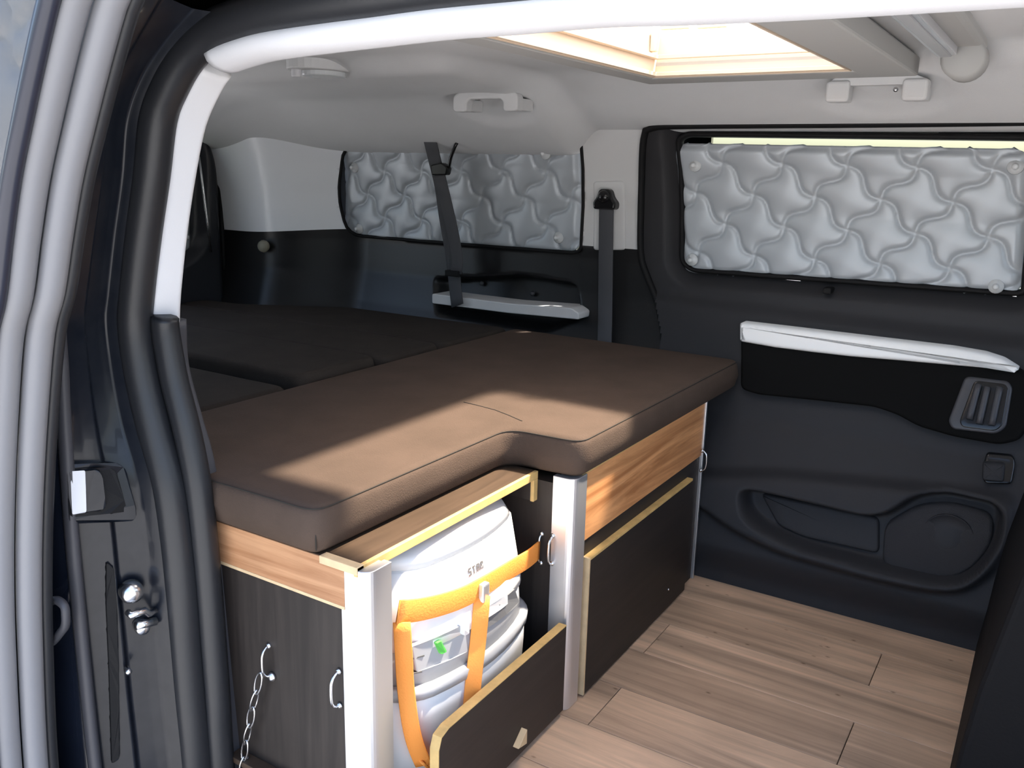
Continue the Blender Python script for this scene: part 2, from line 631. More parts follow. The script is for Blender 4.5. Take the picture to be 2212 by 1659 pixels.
# ---- far wall: rear quarter (dark lower panel, grey upper panel) with window hole
def bulge(x):
    return 0.17 * sstep(-1.98, -2.30, x)
def WF(x, z):
    return W(z) - bulge(x) * np.where(np.asarray(z) > -1, 1.0, 1.0)
wfar = thing('wall_far', (-1.7, 2.2, 0), 'far side wall of the van with dark lower panel and grey pillars', 'wall', kind='structure')
win_rear = roundpoly(wxz([(746, 318), (800, 296), (1000, 286), (1240, 284), (1256, 300), (1256, 540), (1240, 546), (1000, 528), (762, 508), (746, 420)]), 0.05)
xs = np.arange(-2.56, -0.855, 0.0075)
ZB = 0.787
def zsplit(x):
    return ZB + 0.0 * x - 0.02 * sstep(-2.0, -2.4, x)
# lower dark panel; with a storage recess under the window
zs = np.linspace(0, 1, 110)
Xg, Tg = np.meshgrid(xs, zs)
Zg = -0.02 + Tg * (zsplit(Xg) + 0.02)
rec = roundpoly(wxz([(938, 600), (1130, 590), (1245, 610), (1258, 690), (1180, 720), (940, 680)]), 0.02)
drec = sdf(Xg, Zg, rec)
Yg = WF(Xg, Zg) + 0.06 * sstep(0.0, -0.02, drec)
Yg = Yg - 0.03 * sstep(0.035, 0.012, np.abs(Xg + 0.97)) * sstep(0.60, 0.64, Zg) * 0
edge_pts = wxz([(1395, 300), (1392, 400), (1390, 540), (1402, 590), (1425, 650), (1438, 720)])
ez = np.array([p[1] for p in edge_pts])[::-1]
ex = np.array([p[0] for p in edge_pts])[::-1]
d_ = sdf(Xg, Zg, win_rear)
Xs, Zs = snap(Xg, Zg, d_, 0.006)
wm = (d_ > -0.006) & (Xg < np.interp(Zg, ez, ex) + 0.004)
grid('lower_panel', Xs, Yg, Zs, mat('panel_black', (0.011, 0.011, 0.012), 0.38, bump=0.08, bscale=700, spec=0.5), wfar, wm, flip=True)
# upper grey panel
zs = np.linspace(0, 1, 60)
Xg, Tg = np.meshgrid(xs, zs)
Zg = zsplit(Xg) + Tg * (1.17 - zsplit(Xg))
d_ = sdf(Xg, Zg, win_rear)
Xs, Zs = snap(Xg, Zg, d_, 0.006)
wm = (d_ > -0.006) & (Xg < np.interp(Zg, ez, ex) + 0.004)
m1 = wm & (Xg <= -1.6)
m2 = wm & (Xg >= -1.61)
grid('rear_pillar_trim', Xs, WF(Xs, Zs) - 0.004, Zs, pillar_white, wfar, m1, flip=True)
grid('middle_pillar_trim', Xs, WF(Xs, Zs) - 0.004, Zs, trim_grey, wfar, m2, flip=True)
# outer skin so no light leaks
box('outer_skin', (-2.6, -0.84), (2.325, 2.34), (-0.05, 0.74), paint, wfar)
box('outer_skin', (-2.6, -2.1), (2.325, 2.34), (0.74, 1.25), paint, wfar)
box('outer_skin', (-1.06, -0.84), (2.325, 2.34), (0.74, 1.25), paint, wfar)
box('outer_skin', (-2.6, 1.3), (2.325, 2.34), (1.13, 1.25), paint, wfar)
# black rubber around the rear window
O = densify(win_rear, 0.02)
tube('window_gasket', [(x, float(WF(x, z)) - 0.002, z) for x, z in O], 0.006, plastic_black, wfar, 6, True)
w1 = pydata('window_1', [(x, float(WF(x, z)) + 0.05, z) for x, z in O], [tuple(range(len(O)))], glass)
tag(w1, 'rear side window pane behind the quilted shade', 'window', kind='structure')
# light storage ledge under the rear window
led = H([(935, 634), (1100, 655), (1235, 665), (1252, 676), (1252, 690), (1100, 676), (935, 655)], 'y', 2.17)
prism('storage_ledge', roundpoly([(p[0], p[2]) for p in led], 0.006), 'y', 2.165, 2.26, trim_grey, wfar, 0.003)
for px, py in ((1152, 634), (1042, 612), (1112, 592)):
    p = wall(px, py, -0.055)
    lathe('bolt', (p[0], p[1] - 0.003, p[2]), (0, -1, 0), [(0.006, -0.004), (0.008, 0.0), (0.007, 0.005), (0.003, 0.007)], rubber_mid, wfar, 10)
# small details of the rear pillar
p = hit(567, 338, 'y', 2.075)
box('coat_hook_slot', (p[0] - 0.008, p[0] + 0.008), (p[1] - 0.004, p[1] + 0.03), (p[2] - 0.01, p[2] + 0.01), plastic_black, wfar, 0.002)
p = hit(533, 320, 'y', 2.075)
box('pillar_clip', (p[0] - 0.014, p[0] + 0.014), (p[1] - 0.004, p[1] + 0.03), (p[2] - 0.003, p[2] + 0.003), plastic_black, wfar, 0.001)
p = hit(566, 532, 'y', 2.06)
lathe('reflector_button', (p[0], p[1] + 0.01, p[2]), (0.3, -1, 0), [(0.016, -0.01), (0.021, 0.004), (0.019, 0.012), (0.008, 0.016)], mat('button_beige', (0.25, 0.24, 0.19), 0.5), wfar, 16)
# recessed pad behind the belt guide on the pillar
pad = roundpoly(wxz([(1283, 392), (1350, 390), (1352, 540), (1283, 540)]), 0.012)
wall_plate('belt_pad', pad, 0.008, trim_grey, wfar, edge=0.004)

# ---- far sliding door
door1 = thing('door_1', (-0.35, 2.1, 0), 'closed far sliding door with charcoal lining and quilted window', 'door', kind='structure')
dwin = roundpoly(wxz([(1464, 300), (1485, 289), (2235, 297), (2240, 320), (2212, 632), (2190, 634), (1495, 584), (1472, 566)]), 0.045)
pocket = roundpoly(wxz([(1613, 1043), (1655, 1046), (1880, 1098), (1925, 1092), (1985, 1052), (2050, 1046), (2150, 1068), (2172, 1090), (2168, 1150), (2135, 1205), (2090, 1243), (2040, 1247), (1900, 1215), (1740, 1172), (1650, 1130), (1615, 1095)]), 0.03)
xs = np.arange(-1.02, 0.32, 0.006)
zs = np.arange(-0.02, 1.16, 0.006)
Xg, Zg = np.meshgrid(xs, zs)
Ex = np.interp(Zg, ez, ex)
dw = sdf(Xg, Zg, dwin)
dp = sdf(Xg, Zg, pocket)
Yd = W(Zg) - 0.014
Yd = Yd + 0.035 * sstep(0.05, 0.0, dw)                      # dished towards the window
# belt fold below the window, slightly sloping down to the right
zb = 0.655 - 0.02 * (Xg + 0.8)
Yd = Yd - 0.022 * sstep(0.03, -0.01, Zg - zb)
# step under the arm panel and the soft lower bulge with the pocket lip
lip = roundpoly(wxz([(1500, 1010), (1700, 1010), (1960, 1035), (2200, 1060), (2190, 1150), (2140, 1225), (2080, 1262), (2000, 1258), (1880, 1232), (1700, 1182), (1600, 1135), (1530, 1085), (1490, 1060)]), 0.04)
dl = sdf(Xg, Zg, lip)
Yd = Yd - 0.028 * sstep(0.012, -0.012, dl)
Yd = Yd + 0.055 * sstep(0.004, -0.016, dp)
Yd = Yd + 0.02 * sstep(0.10, 0.02, Zg)
grid('door_lining', Xg, Yd, Zg, plastic, door1, (dw > 0.003) & (Xg > Ex - 0.001), flip=True)
def DS(x, z):
    """lining surface around the arm panel"""
    zb = 0.655 - 0.02 * (x + 0.8)
    return float(W(z)) - 0.014 - 0.022 * float(sstep(0.03, -0.01, z - zb))
box('outer_skin', (-0.86, 1.3), (2.325, 2.34), (-0.05, 0.72), paint, door1)
box('outer_skin', (0.15, 1.3), (2.325, 2.34), (0.72, 1.25), paint, door1)
# rubber seal at the door edge and along its top
ep = [(a, float(W(b)) - 0.018, b) for a, b in wxz([(2330, 262), (1900, 268), (1500, 272), (1415, 277), (1397, 300), (1392, 400), (1390, 540), (1402, 590), (1425, 650), (1440, 735), (1445, 900)])]
sweep('door_seal', spline(ep, 0.02), ell(0.012, 0.009, 8), plastic_black, door1)
# window frame ring
O = densify(dwin, 0.02)
sweep('window_frame', [(x, float(W(z)) + 0.012, z) for x, z in O], ell(0.018, 0.008, 8), plastic_black, door1, closed=True)
w2 = pydata('window_2', [(x, float(W(z)) + 0.055, z) for x, z in O], [tuple(range(len(O)))], glass)
tag(w2, 'sliding door window pane behind the quilted shade', 'window', kind='structure')
# arm panel, silver bar, handle, switch, speaker, catch
arm = roundpoly(wxz([(1603, 700), (1700, 715), (2000, 755), (2215, 800), (2225, 910), (2205, 948), (2160, 958), (2060, 940), (1985, 918), (1940, 893), (1890, 876), (1760, 862), (1640, 850), (1603, 838)], 0.05), 0.015)
wall_plate('arm_panel', arm, 0.030, mat('arm_cloth', (0.0055, 0.0055, 0.0055), 0.8, spec=0.1), door1, edge=0.006, surf=DS, rings=7)
bar_t = [(1605, 694), (1700, 705), (1900, 729), (2060, 748), (2130, 760), (2170, 773), (2205, 795)]
bar_b = [(2190, 796), (2100, 788), (1950, 775), (1840, 766), (1760, 757), (1680, 747), (1605, 734)]
bar = roundpoly(wxz(bar_t + bar_b, 0.05), 0.006)
wall_plate('silver_bar', bar, 0.044, silver_trim, door1, edge=0.007, surf=DS, step=0.008, fan=False)
hb = roundpoly(wxz([(2086, 811), (2178, 822), (2188, 836), (2174, 922), (2152, 936), (2058, 925), (2049, 908)], 0.06), 0.012)
bez = wall_plate('handle_bezel', hb, 0.036, plastic_grey, door1, edge=0.004, surf=DS)
hi = roundpoly(wxz([(2106, 819), (2172, 827), (2180, 838), (2166, 918), (2150, 929), (2080, 920), (2073, 908)], 0.06), 0.010)
wall_plate('handle_recess', hi, 0.0375, gloss_black, bez, edge=0.002, surf=DS)
for (a, b), (c, d) in (((2114, 830), (2094, 905)), ((2133, 836), (2115, 915)), ((2160, 836), (2142, 918))):
    p, q = wall(a, b, 0.085), wall(c, d, 0.085)
    sweep('handle_rib', np.linspace(p, q, 6), ell(0.006, 0.007, 8), plastic_grey, bez)
sw = roundpoly(wxz([(2132, 974), (2188, 980), (2194, 996), (2186, 1042), (2128, 1040), (2122, 1020)], 0.03), 0.008)
swp = wall_plate('catch_pocket', sw, 0.012, gloss_black, door1, edge=0.003, surf=DS)
sk = roundpoly(wxz([(2123, 996), (2172, 1000), (2168, 1040), (2122, 1036)], 0.05), 0.006)
wall_plate('catch_block', sk, 0.022, plastic, swp, edge=0.004, surf=DS)
sp = roundpoly(wxz([(1918, 1118), (1990, 1078), (2060, 1074), (2150, 1098), (2146, 1160), (2110, 1208), (2068, 1233), (2020, 1232), (1912, 1208)], -0.02), 0.025)
spk = wall_plate('speaker_grille', sp, 0.024, speaker_mat, door1, back=0.03, edge=0.006)
p = wall(2048, 1158, 0.0)
lathe('speaker_ring', (p[0], float(W(p[2])) - 0.022, p[2]), (0, -1, 0.25), [(0.056, -0.004), (0.055, 0.0005), (0.053, 0.0005), (0.052, -0.001), (0.03, 0.001), (0.02, 0.003), (0.01, 0.0035)], plastic, spk, 32)
pkf = roundpoly(wxz([(1652, 1056), (1905, 1108), (1905, 1185), (1745, 1150), (1690, 1125)], -0.02), 0.015)
wall_plate('pocket_liner', pkf, 0.018, plastic, door1, back=0.02, edge=0.004)
p = wall(1788, 628, 0.02)
box('blind_hook', (p[0] - 0.010, p[0] + 0.010), (p[1] - 0.012, p[1] + 0.03), (p[2] - 0.007, p[2] + 0.007), plastic_black, door1, 0.003)

# ---- rear wall and rear door
XR = -2.5
wr = thing('wall_rear', (XR, 1.4, 0), 'rear wall of the van around the rear door', 'wall', kind='structure')
box('rear_panel', (XR - 0.06, XR - 0.045), (1.64, 2.4), (-0.05, 0.69), plastic_black, wr)
box('rear_panel', (XR - 0.06, XR - 0.045), (1.64, 2.4), (1.07, 1.3), plastic_black, wr)
box('rear_panel', (XR - 0.06, XR - 0.045), (1.97, 2.4), (0.69, 1.07), plastic_black, wr)
box('rear_sill', (XR - 0.06, XR - 0.045), (0.7, 1.64), (-0.05, 0.30), plastic_black, wr)
box('rear_header', (XR - 0.06, XR - 0.045), (0.7, 1.64), (1.14, 1.3), plastic_black, wr)
door3 = thing('door_3', (XR, 1.75, 0.3), 'dark rear door leaf at the far end of the bed', 'door', kind='structure')
ro = roundpoly([(1.64, 0.30), (2.075, 0.30), (2.075, 1.0), (2.03, 1.115), (1.9, 1.135), (1.64, 1.135)], 0.05)
YR, ZR = np.meshgrid(np.arange(0.84, 2.09, 0.008), np.arange(0.3, 1.15, 0.008))
rwin = roundpoly([(1.71, 0.70), (1.88, 0.70), (1.945, 0.74), (1.965, 1.0), (1.955, 1.05), (1.71, 1.06)], 0.05)
dr, drw = sdf(YR, ZR, ro), sdf(YR, ZR, rwin)
XX = XR + 0.03 * sstep(0.0, -0.04, dr) - 0.04 * sstep(0.055, 0.02, drw)
grid('door_lining', XX, YR, ZR, mat('rear_door_lining', (0.018, 0.02, 0.026), 0.4, bump=0.08, bscale=600), door3, (dr < 0.0) & (drw > 0.0))
O = densify(ro, 0.02)
sweep('door_seal', [(XR + 0.004, y, z) for y, z in O], ell(0.008, 0.008, 8), plastic_black, door3, ref=(1, 0, 0), closed=True)
O = densify(rwin, 0.03)
w3 = pydata('window_3', [(XR - 0.04, y, z) for y, z in O], [tuple(range(len(O)))], glass)
tag(w3, 'rear door window pane behind its shade', 'window', kind='structure')
tube('gas_strut', np.linspace(hit(430, 338, 'x', XR + 0.05), hit(456, 545, 'x', XR + 0.05), 4), 0.004, steel, door3)

# ---- ceiling
ceil = thing('ceiling', (-0.8, 1.5, 1.2), 'light grey fabric headliner of the van roof', 'ceiling', kind='structure')
XC, YC = np.meshgrid(np.arange(-2.52, 1.2, 0.012), np.arange(0.80, 2.23, 0.0085))
def ZC(x, y):
    z = 1.222 + 0.022 * sstep(-0.31, -0.27, x) * sstep(1.96, 1.86, y)
    z = z - 0.130 * sstep(1.86, 2.25, y) ** 1.1
    z = z - 0.040 * sstep(1.03, 0.80, y)
    r = sstep(-1.10, -1.2, x)
    z = z - r * (0.030 * sstep(1.48, 1.62, y) + 0.030 * sstep(1.6, 2.1, y))
    z = z - 0.075 * sstep(-2.0, -2.5, x)
    return z
def ceil_hit(px, py):
    d = ray(px, py)
    t = 0.9
    while t < 4:
        p = EYE + d * t
        if p[2] > float(ZC(p[0], p[1])):
            break
        t += 0.002
    return p
ZCg = ZC(XC, YC)
# shallow dishes behind the two grab handles
for (a_, b_), hw in (((1052, 222), 0.14), ((1900, 192), 0.15)):
    q_ = ceil_hit(a_, b_)
    d = np.hypot((XC - q_[0]) / hw, (YC - q_[1] - 0.02) / 0.10)
    ZCg = ZCg + 0.014 * sstep(1.0, 0.7, d) * sstep(2.17, 2.08, YC)
hole = (XC > -0.80) & (XC < -0.35) & (YC > 1.09) & (YC < 1.81)
grid('headliner_cloth', XC, YC, ZCg, headliner, ceil, ~hole)
# roof skin with the hatch hole left open
for xr, yr in (((-2.65, -0.81), (0.66, 2.36)), ((-0.34, 1.3), (0.66, 2.36)), ((-0.81, -0.34), (0.66, 1.08)), ((-0.81, -0.34), (1.83, 2.36))):
    box('roof_skin', xr, yr, (1.262, 1.28), paint, ceil)
# front end of the cabin, out of frame: closed below, windscreen open
wf = box('wall_front', (1.22, 1.28), (0.7, 2.34), (-0.05, 0.74), plastic, None)
tag(wf, 'dark dashboard end of the van cabin', 'wall', kind='structure')

# ---- near side body: jamb, outer skin, seals and trims
wn_ = thing('wall_near', (-1.2, 0.7, 0), 'glossy black body pillar beside the open side door', 'wall', kind='structure')
E_px = [(262, -60), (232, 40), (186, 181), (165, 380), (140, 550), (122, 680), (128, 800), (135, 930), (150, 1139), (168, 1336), (202, 1659), (240, 1950)]
S_px = [(470, 20), (405, 85), (352, 160), (316, 253), (304, 380), (286, 506), (272, 633), (266, 700), (280, 815), (304, 930), (338, 1046), (356, 1162), (368, 1278), (380, 1395), (390, 1511), (404, 1640), (435, 1950)]
Ec = spline(H(E_px, 'y', 0.64), 0.01)
Sc = spline(H(S_px, 'y', 0.735), 0.01)
def resample(P, n):
    d = np.r_[0, np.cumsum(np.linalg.norm(np.diff(P, axis=0), axis=1))]
    t = np.linspace(0, d[-1], n)
    return np.stack([np.interp(t, d, P[:, i]) for i in range(3)], 1)
NJ = 150
Ec, Sc = resample(Ec, NJ), resample(Sc, NJ)
cols = []
tt = [0, 0.03, 0.08, 0.3, 0.50, 0.58, 0.8, 0.93, 1.0, 1.06]
pp = [0, 0.002, -0.008, -0.012, -0.014, -0.026, -0.030, -0.031, -0.022, -0.015]
for t in np.linspace(0, 1.06, 48):
    cols.append(Ec + (Sc - Ec) * t + np.array([np.interp(t, tt, pp), 0, 0]))
G = np.array(cols)
zz = G[:, :, 2]
grid('pillar_jamb', G[:, :, 0], G[:, :, 1], G[:, :, 2], paint_dusty, wn_)
# outer side panel behind the pillar edge
op = np.array([Ec, Ec - np.array([0.012, 0.012, 0]), Ec - np.array([0.12, 0.012, 0]), Ec - np.array([0.5, 0.0, 0]), Ec - np.array([1.5, -0.01, 0])])
grid('side_panel', op[:, :, 0], op[:, :, 1], op[:, :, 2], paint, wn_, flip=True)
sweep('edge_seal', Ec + np.array([0.004, 0, 0]), ell(0.009, 0.012, 8), rubber_mid, wn_)
# inner lining of the near side
box('inner_lining', (-2.55, -1.115), (0.76, 0.785), (-0.05, 1.26), plastic_black, wn_)
box('sill', (-2.5, 1.3), (0.66, 0.76), (-0.4, -0.02), plastic_black, wn_, 0.01)
box('roof_side', (-2.55, -1.0), (0.66, 0.80), (1.20, 1.27), paint, wn_)
box('front_pillar', (0.42, 0.60), (0.66, 0.80), (-0.4, 1.27), paint, wn_, 0.02)
box('cab_side', (0.60, 1.28), (0.66, 0.76), (-0.4, 1.27), paint, wn_)  # unseen; closed to full height without a window to keep light off the ceiling

seal_px = [(2500, -145), (1900, -108), (1400, -74), (1000, -36), (800, -8), (700, 6), (588, 24), (520, 42), (455, 70), (402, 120), (364, 188), (341, 253), (326, 380), (309, 506), (295, 633), (292, 710), (308, 815), (336, 930), (366, 1046), (383, 1162), (395, 1278), (404, 1395), (414, 1511), (426, 1640), (450, 1950)]
seal_path = spline([np.array(q) for q in ((0.42, 0.762, -0.02), (0.42, 0.762, 0.5), (0.42, 0.762, 0.95), (0.39, 0.762, 1.10), (0.31, 0.762, 1.172))] + H(seal_px[1:], 'y', 0.762), 0.012)
t3 = sweep('trim_3', seal_path, ell(0.026, 0.0235, 14), rubber)
tag(t3, 'thick black rubber seal running around the side door opening', 'door seal', kind='structure')
lip_px = [(356, 686), (357, 712), (375, 815), (404, 930), (427, 1046), (441, 1162), (452, 1278), (461, 1395), (470, 1511), (478, 1640), (505, 1950)]
lip_path = spline(H(lip_px, 'y', 0.788), 0.012)
sl = sweep('seal_lip', lip_path, ell(0.020, 0.0195, 10), rubber, t3)
sl.location = (0, 0, 0)
top_px = [(2500, -62), (1900, -20), (1500, 5), (1300, 14), (1100, 33), (962, 45), (796, 66), (650, 85), (570, 98), (510, 116), (486, 125)]
trail = spline([np.array((0.44, 0.785, 1.135)), np.array((0.25, 0.785, 1.14))] + H(top_px[1:], 'y', 0.785), 0.012)
t1 = sweep('trim_1', trail, ell(0.032, 0.0185, 16), trim_white, ref=(0, 1, 0))
tag(t1, 'white rail trim along the top of the door opening', 'trim', kind='structure')
pil_px = [(462, 138), (440, 172), (405, 255), (381, 380), (364, 506), (352, 633), (350, 692)]
ptrail = spline(H(pil_px, 'y', 0.805), 0.012)
t2 = sweep('trim_2', ptrail, rrect(0.022, 0.0185, 0.008), trim_white, ref=(0.35, 1, 0))
tag(t2, 'narrow white pillar trim down the door opening edge', 'trim', kind='structure')
low_px = [(366, 690), (372, 790), (400, 900), (428, 1000), (448, 1130), (462, 1270), (480, 1450), (502, 1659), (530, 1950)]
ltrail = spline(H(low_px, 'y', 0.815), 0.012)
sweep('lower_pillar_trim', ltrail, rrect(0.02, 0.017, 0.006), rubber_mid, wn_)
# upper track of the sliding door above the seal
sweep('door_track', [(x, 0.70, 1.222) for x in np.linspace(-0.99, 0.42, 20)], rrect(0.04, 0.026, 0.008), mat('track_brown_reflection', (0.05, 0.03, 0.018), 0.25, coat=0.5, col2=(0.012, 0.010, 0.008), vscale=14), wn_)  # brown reflection on the dark glossy rail is put into its colour

# latch recess and striker on the jamb
def jamb(px, py, dx=0.0):
    """point on the jamb surface under a pixel"""
    best = None
    flat = G[1:46].reshape(-1, 3)
    d = ray(px, py)
    d = d / np.linalg.norm(d)
    rel = flat - EYE
    t = rel @ d
    e = np.linalg.norm(rel - t[:, None] * d, axis=1)
    k = int(np.argmin(e))
    return flat[k] + np.array([dx, 0, 0])
xl = float(jamb(215, 1060)[0])
def jplate(name, px, depth0, depth1, m, parent, bev=0.003, r=0.006):
    q = densify(roundpoly(px, r * 2200, 4), 12)
    a = [jamb(u, v) for u, v in q]
    n = len(a)
    bm = bmesh.new()
    lo = [bm.verts.new((p[0] + depth0, p[1], p[2])) for p in a]
    # follow the pixel outline at the raised level so edges stay clean
    hi_ = [bm.verts.new(tuple(hit(u, v, 'x', p[0] + depth1))) for (u, v), p in zip(q, a)]
    for i in range(n):
        bm.faces.new((lo[i], lo[(i + 1) % n], hi_[(i + 1) % n], hi_[i]))
    bm.faces.new(hi_)
    return frombm(name, bm, m, parent)
lr = jplate('latch_frame', [(142, 1004), (250, 998), (272, 1012), (296, 1112), (288, 1126), (150, 1132)], -0.02, 0.010, paint_dusty, wn_)
jplate('latch_mouth', [(145, 1012), (236, 1008), (252, 1020), (276, 1106), (150, 1118)], -0.0, 0.0125, plastic_black, lr)
jplate('latch_body', [(176, 1018), (212, 1015), (222, 1030), (230, 1100), (178, 1108)], 0.0, 0.0165, paint_dusty, lr)
jplate('latch_plate', [(152, 1018), (184, 1016), (187, 1106), (156, 1112)], 0.0, 0.018, trim_white, lr, 0.002, 0.002)
xs_ = float(jamb(300, 1300)[0])
def jpt(px, py, off=0.0):
    return hit(px, py, 'x', xs_ + off)
pb = jpt(286, 1281, 0.012)
lathe('bolt', pb, (1, -0.35, 0), [(0.017, -0.012), (0.0165, 0.0), (0.013, 0.007), (0.006, 0.010)], steel, wn_, 18)
st = tube('striker', [jpt(276, 1322, 0.012), jpt(284, 1330, 0.022), jpt(300, 1324, 0.024), jpt(312, 1318, 0.024), jpt(322, 1326, 0.024), jpt(340, 1316, 0.012)], 0.005, steel, wn_)
tube('striker_bar', [jpt(294, 1352, 0.018), jpt(336, 1342, 0.018)], 0.0065, steel, st)
pb = jpt(308, 1356, 0.012)
lathe('bolt', pb, (1, -0.35, 0), [(0.012, -0.012), (0.0115, 0.0), (0.009, 0.006), (0.004, 0.008)], steel, wn_, 16)
pb = jpt(278, 1452, 0.01)
lathe('bolt', pb, (1, -0.35, 0), [(0.005, -0.01), (0.005, 0.0), (0.002, 0.003)], steel, wn_, 10)
jplate('jamb_slot', [(230, 1214), (246, 1228), (252, 1300), (256, 1440), (258, 1640), (242, 1650), (236, 1440), (230, 1300)], -0.01, 0.003, plastic_black, wn_, r=0.003)

# ---- near sliding door, slid back
door2 = thing('door_2', (-1.3, 0.55, -0.3), 'near sliding door slid back, seen on its grey sealed edge', 'door', kind='structure')
de_px = [(262, -260), (222, -60), (200, 0), (167, 127), (136, 260), (110, 380), (90, 510), (74, 633), (54, 720), (42, 880), (34, 1060), (32, 1230), (36, 1400), (50, 1659), (80, 1950)]
dpath = spline(H(de_px, 'y', 0.545), 0.012)
for k, dy in ((-1, -0.016), (1, 0.016)):
    sweep('edge_seal', dpath + np.array([0.0 + 0.004 * k, dy, 0]), ell(0.016, 0.014, 10), rubber_grey, door2)
sweep('edge_strip', dpath + np.array([-0.006, -0.038, 0]), ell(0.009, 0.012, 8), mat('strip_navy', (0.02, 0.022, 0.035), 0.3), door2)
sweep('inner_seal', dpath + np.array([-0.002, 0.040, 0]), ell(0.010, 0.012, 8), rubber, door2)
def dslab(name, y, x_back, m, zlo, zhi, off=0.01, th=0.0):
    sel = (dpath[:, 2] >= zlo) & (dpath[:, 2] <= zhi)
    P = dpath[sel]
    A = P - np.array([off, 0, 0])
    A[:, 1] = y
    n = 12
    rows = [A * (1 - t) + np.stack([np.full(len(A), x_back), A[:, 1], A[:, 2]], 1) * t for t in np.linspace(0, 1, n)]
    g_ = np.array(rows)
    o = grid(name, g_[:, :, 0], g_[:, :, 1], g_[:, :, 2], m, door2)
    if th:
        s = o.modifiers.new('solid', 'SOLIDIFY')
        s.thickness = th
        s.offset = 0
    return o
dslab('outer_panel', 0.512, -2.2, paint, -0.6, 0.60, 0.014, 0.004)
dslab('inner_panel', 0.575, -2.2, plastic_black, -0.6, 1.5, 0.014, 0.004)
w4 = dslab('window_pane', 0.505, -2.2, glass_clear, 0.60, 1.5, 0.02)
# inner catch of that door, seen in the gap
cp = H([(60, 1316), (120, 1296), (138, 1310), (140, 1352), (112, 1388), (66, 1398)], 'y', 0.60)
sweep('catch_rim', densify(roundpoly([(p[0], p[2]) for p in cp], 0.01), 0.01) and [(x, 0.602, z) for x, z in densify(roundpoly([(p[0], p[2]) for p in cp], 0.01), 0.008)], ell(0.006, 0.006, 8), rubber_mid, door2, closed=True)
p = hit(100, 1340, 'y', 0.60)
tube('catch_hook', [p + np.array([-0.01, 0.0, -0.02]), p + np.array([0.0, 0.0, 0.0]), p + np.array([0.008, 0, 0.012])], 0.005, steel, door2)

# ================================================================== THINGS
# ---- roof hatch
Z0 = 1.185
hx0, hx1, hy0, hy1 = -0.775, -0.385, 1.12, 1.775
ox0, ox1, oy0, oy1 = -0.835, -0.285, 1.03, 1.89
hatch = thing('roof_hatch', ((hx0 + hx1) / 2, (hy0 + hy1) / 2, Z0), 'glowing cream roof hatch with wide grey surround in the ceiling', 'roof hatch')
def ring(name, a, b, z0, z1, m, parent, bev=0.004):
    (ax0, ax1, ay0, ay1), (bx0, bx1, by0, by1) = a, b
    v = []
    for z in (z0, z1):
        v += [(ax0, ay0, z), (ax1, ay0, z), (ax1, ay1, z), (ax0, ay1, z), (bx0, by0, z), (bx1, by0, z), (bx1, by1, z), (bx0, by1, z)]
    f = []
    for k in range(4):
        j = (k + 1) % 4
        f += [(k, j, 4 + j, 4 + k), (8 + k, 12 + k, 12 + j, 8 + j), (k, 8 + k, 8 + j, j), (4 + k, 4 + j, 12 + j, 12 + k)]
    bm = bmesh.new()
    bv = [bm.verts.new(p) for p in v]
    for q in f:
        bm.faces.new([bv[t] for t in q])
    o = frombm(name, bm, m, parent)
    if bev:
        bevel(o, bev)
    return o
ring('surround', (ox0, ox1, oy0, oy1), (hx0 - 0.006, hx1 + 0.006, hy0 - 0.006, hy1 + 0.006), Z0, 1.220, frame_grey, hatch, 0.004)
ring('inner_lip', (hx0, hx1, hy0, hy1), (hx0 + 0.008, hx1 - 0.008, hy0 + 0.008, hy1 - 0.008), Z0 + 0.004, Z0 + 0.012, cream, hatch, 0.001)
def shaft(name, b0, b1, z0, z1, m, parent):
    v = []
    for b, z in ((b0, z0), (b1, z1)):
        x0, x1, y0, y1 = b
        v += [(x0, y0, z), (x1, y0, z), (x1, y1, z), (x0, y1, z)]
    o = pydata(name, v, [(0, 1, 5, 4), (1, 2, 6, 5), (2, 3, 7, 6), (3, 0, 4, 7)], m, parent)
    so_ = o.modifiers.new('solid', 'SOLIDIFY')
    so_.thickness = 0.005
    so_.offset = 0
    return o
shaft('shaft', (hx0, hx1, hy0, hy1), (hx0 - 0.004, hx1 + 0.025, hy0 - 0.004, hy1 + 0.03), Z0 + 0.002, 1.275, cream, hatch)
ring('blind_rail', (hx0, hx1, hy0, hy1), (hx0 + 0.012, hx1 - 0.012, hy0 + 0.012, hy1 - 0.012), 1.222, 1.230, cream, hatch, 0.001)
# domed opal cover
DX, DY = np.meshgrid(np.linspace(hx0 - 0.03, hx1 + 0.04, 24), np.linspace(hy0 - 0.03, hy1 + 0.045, 30))
u = (DX - (hx0 + hx1 + 0.01) / 2) / ((hx1 - hx0) / 2 + 0.035)
w_ = (DY - (hy0 + hy1 + 0.015) / 2) / ((hy1 - hy0) / 2 + 0.0375)
grid('dome', DX, DY, 1.277 + 0.03 * (1 - u ** 4) * (1 - w_ ** 4), opal, hatch)
for k, (a, b) in enumerate(((1325, 60), (1460, 55), (1540, 52))):
    p = hit(a, b, 'y', hy1 - 0.002)
    box('blind_clip', (p[0] - 0.03, p[0] + 0.03), (hy1 - 0.012, hy1), (p[2] - 0.008, p[2] + 0.004), cream, hatch, 0.002)
p = hit(1405, 90, 'x', hx0 + 0.002)
box('hinge_stay', (hx0, hx0 + 0.012), (hy1 - 0.03, hy1 - 0.012), (1.235, 1.275), cream, hatch, 0.002)

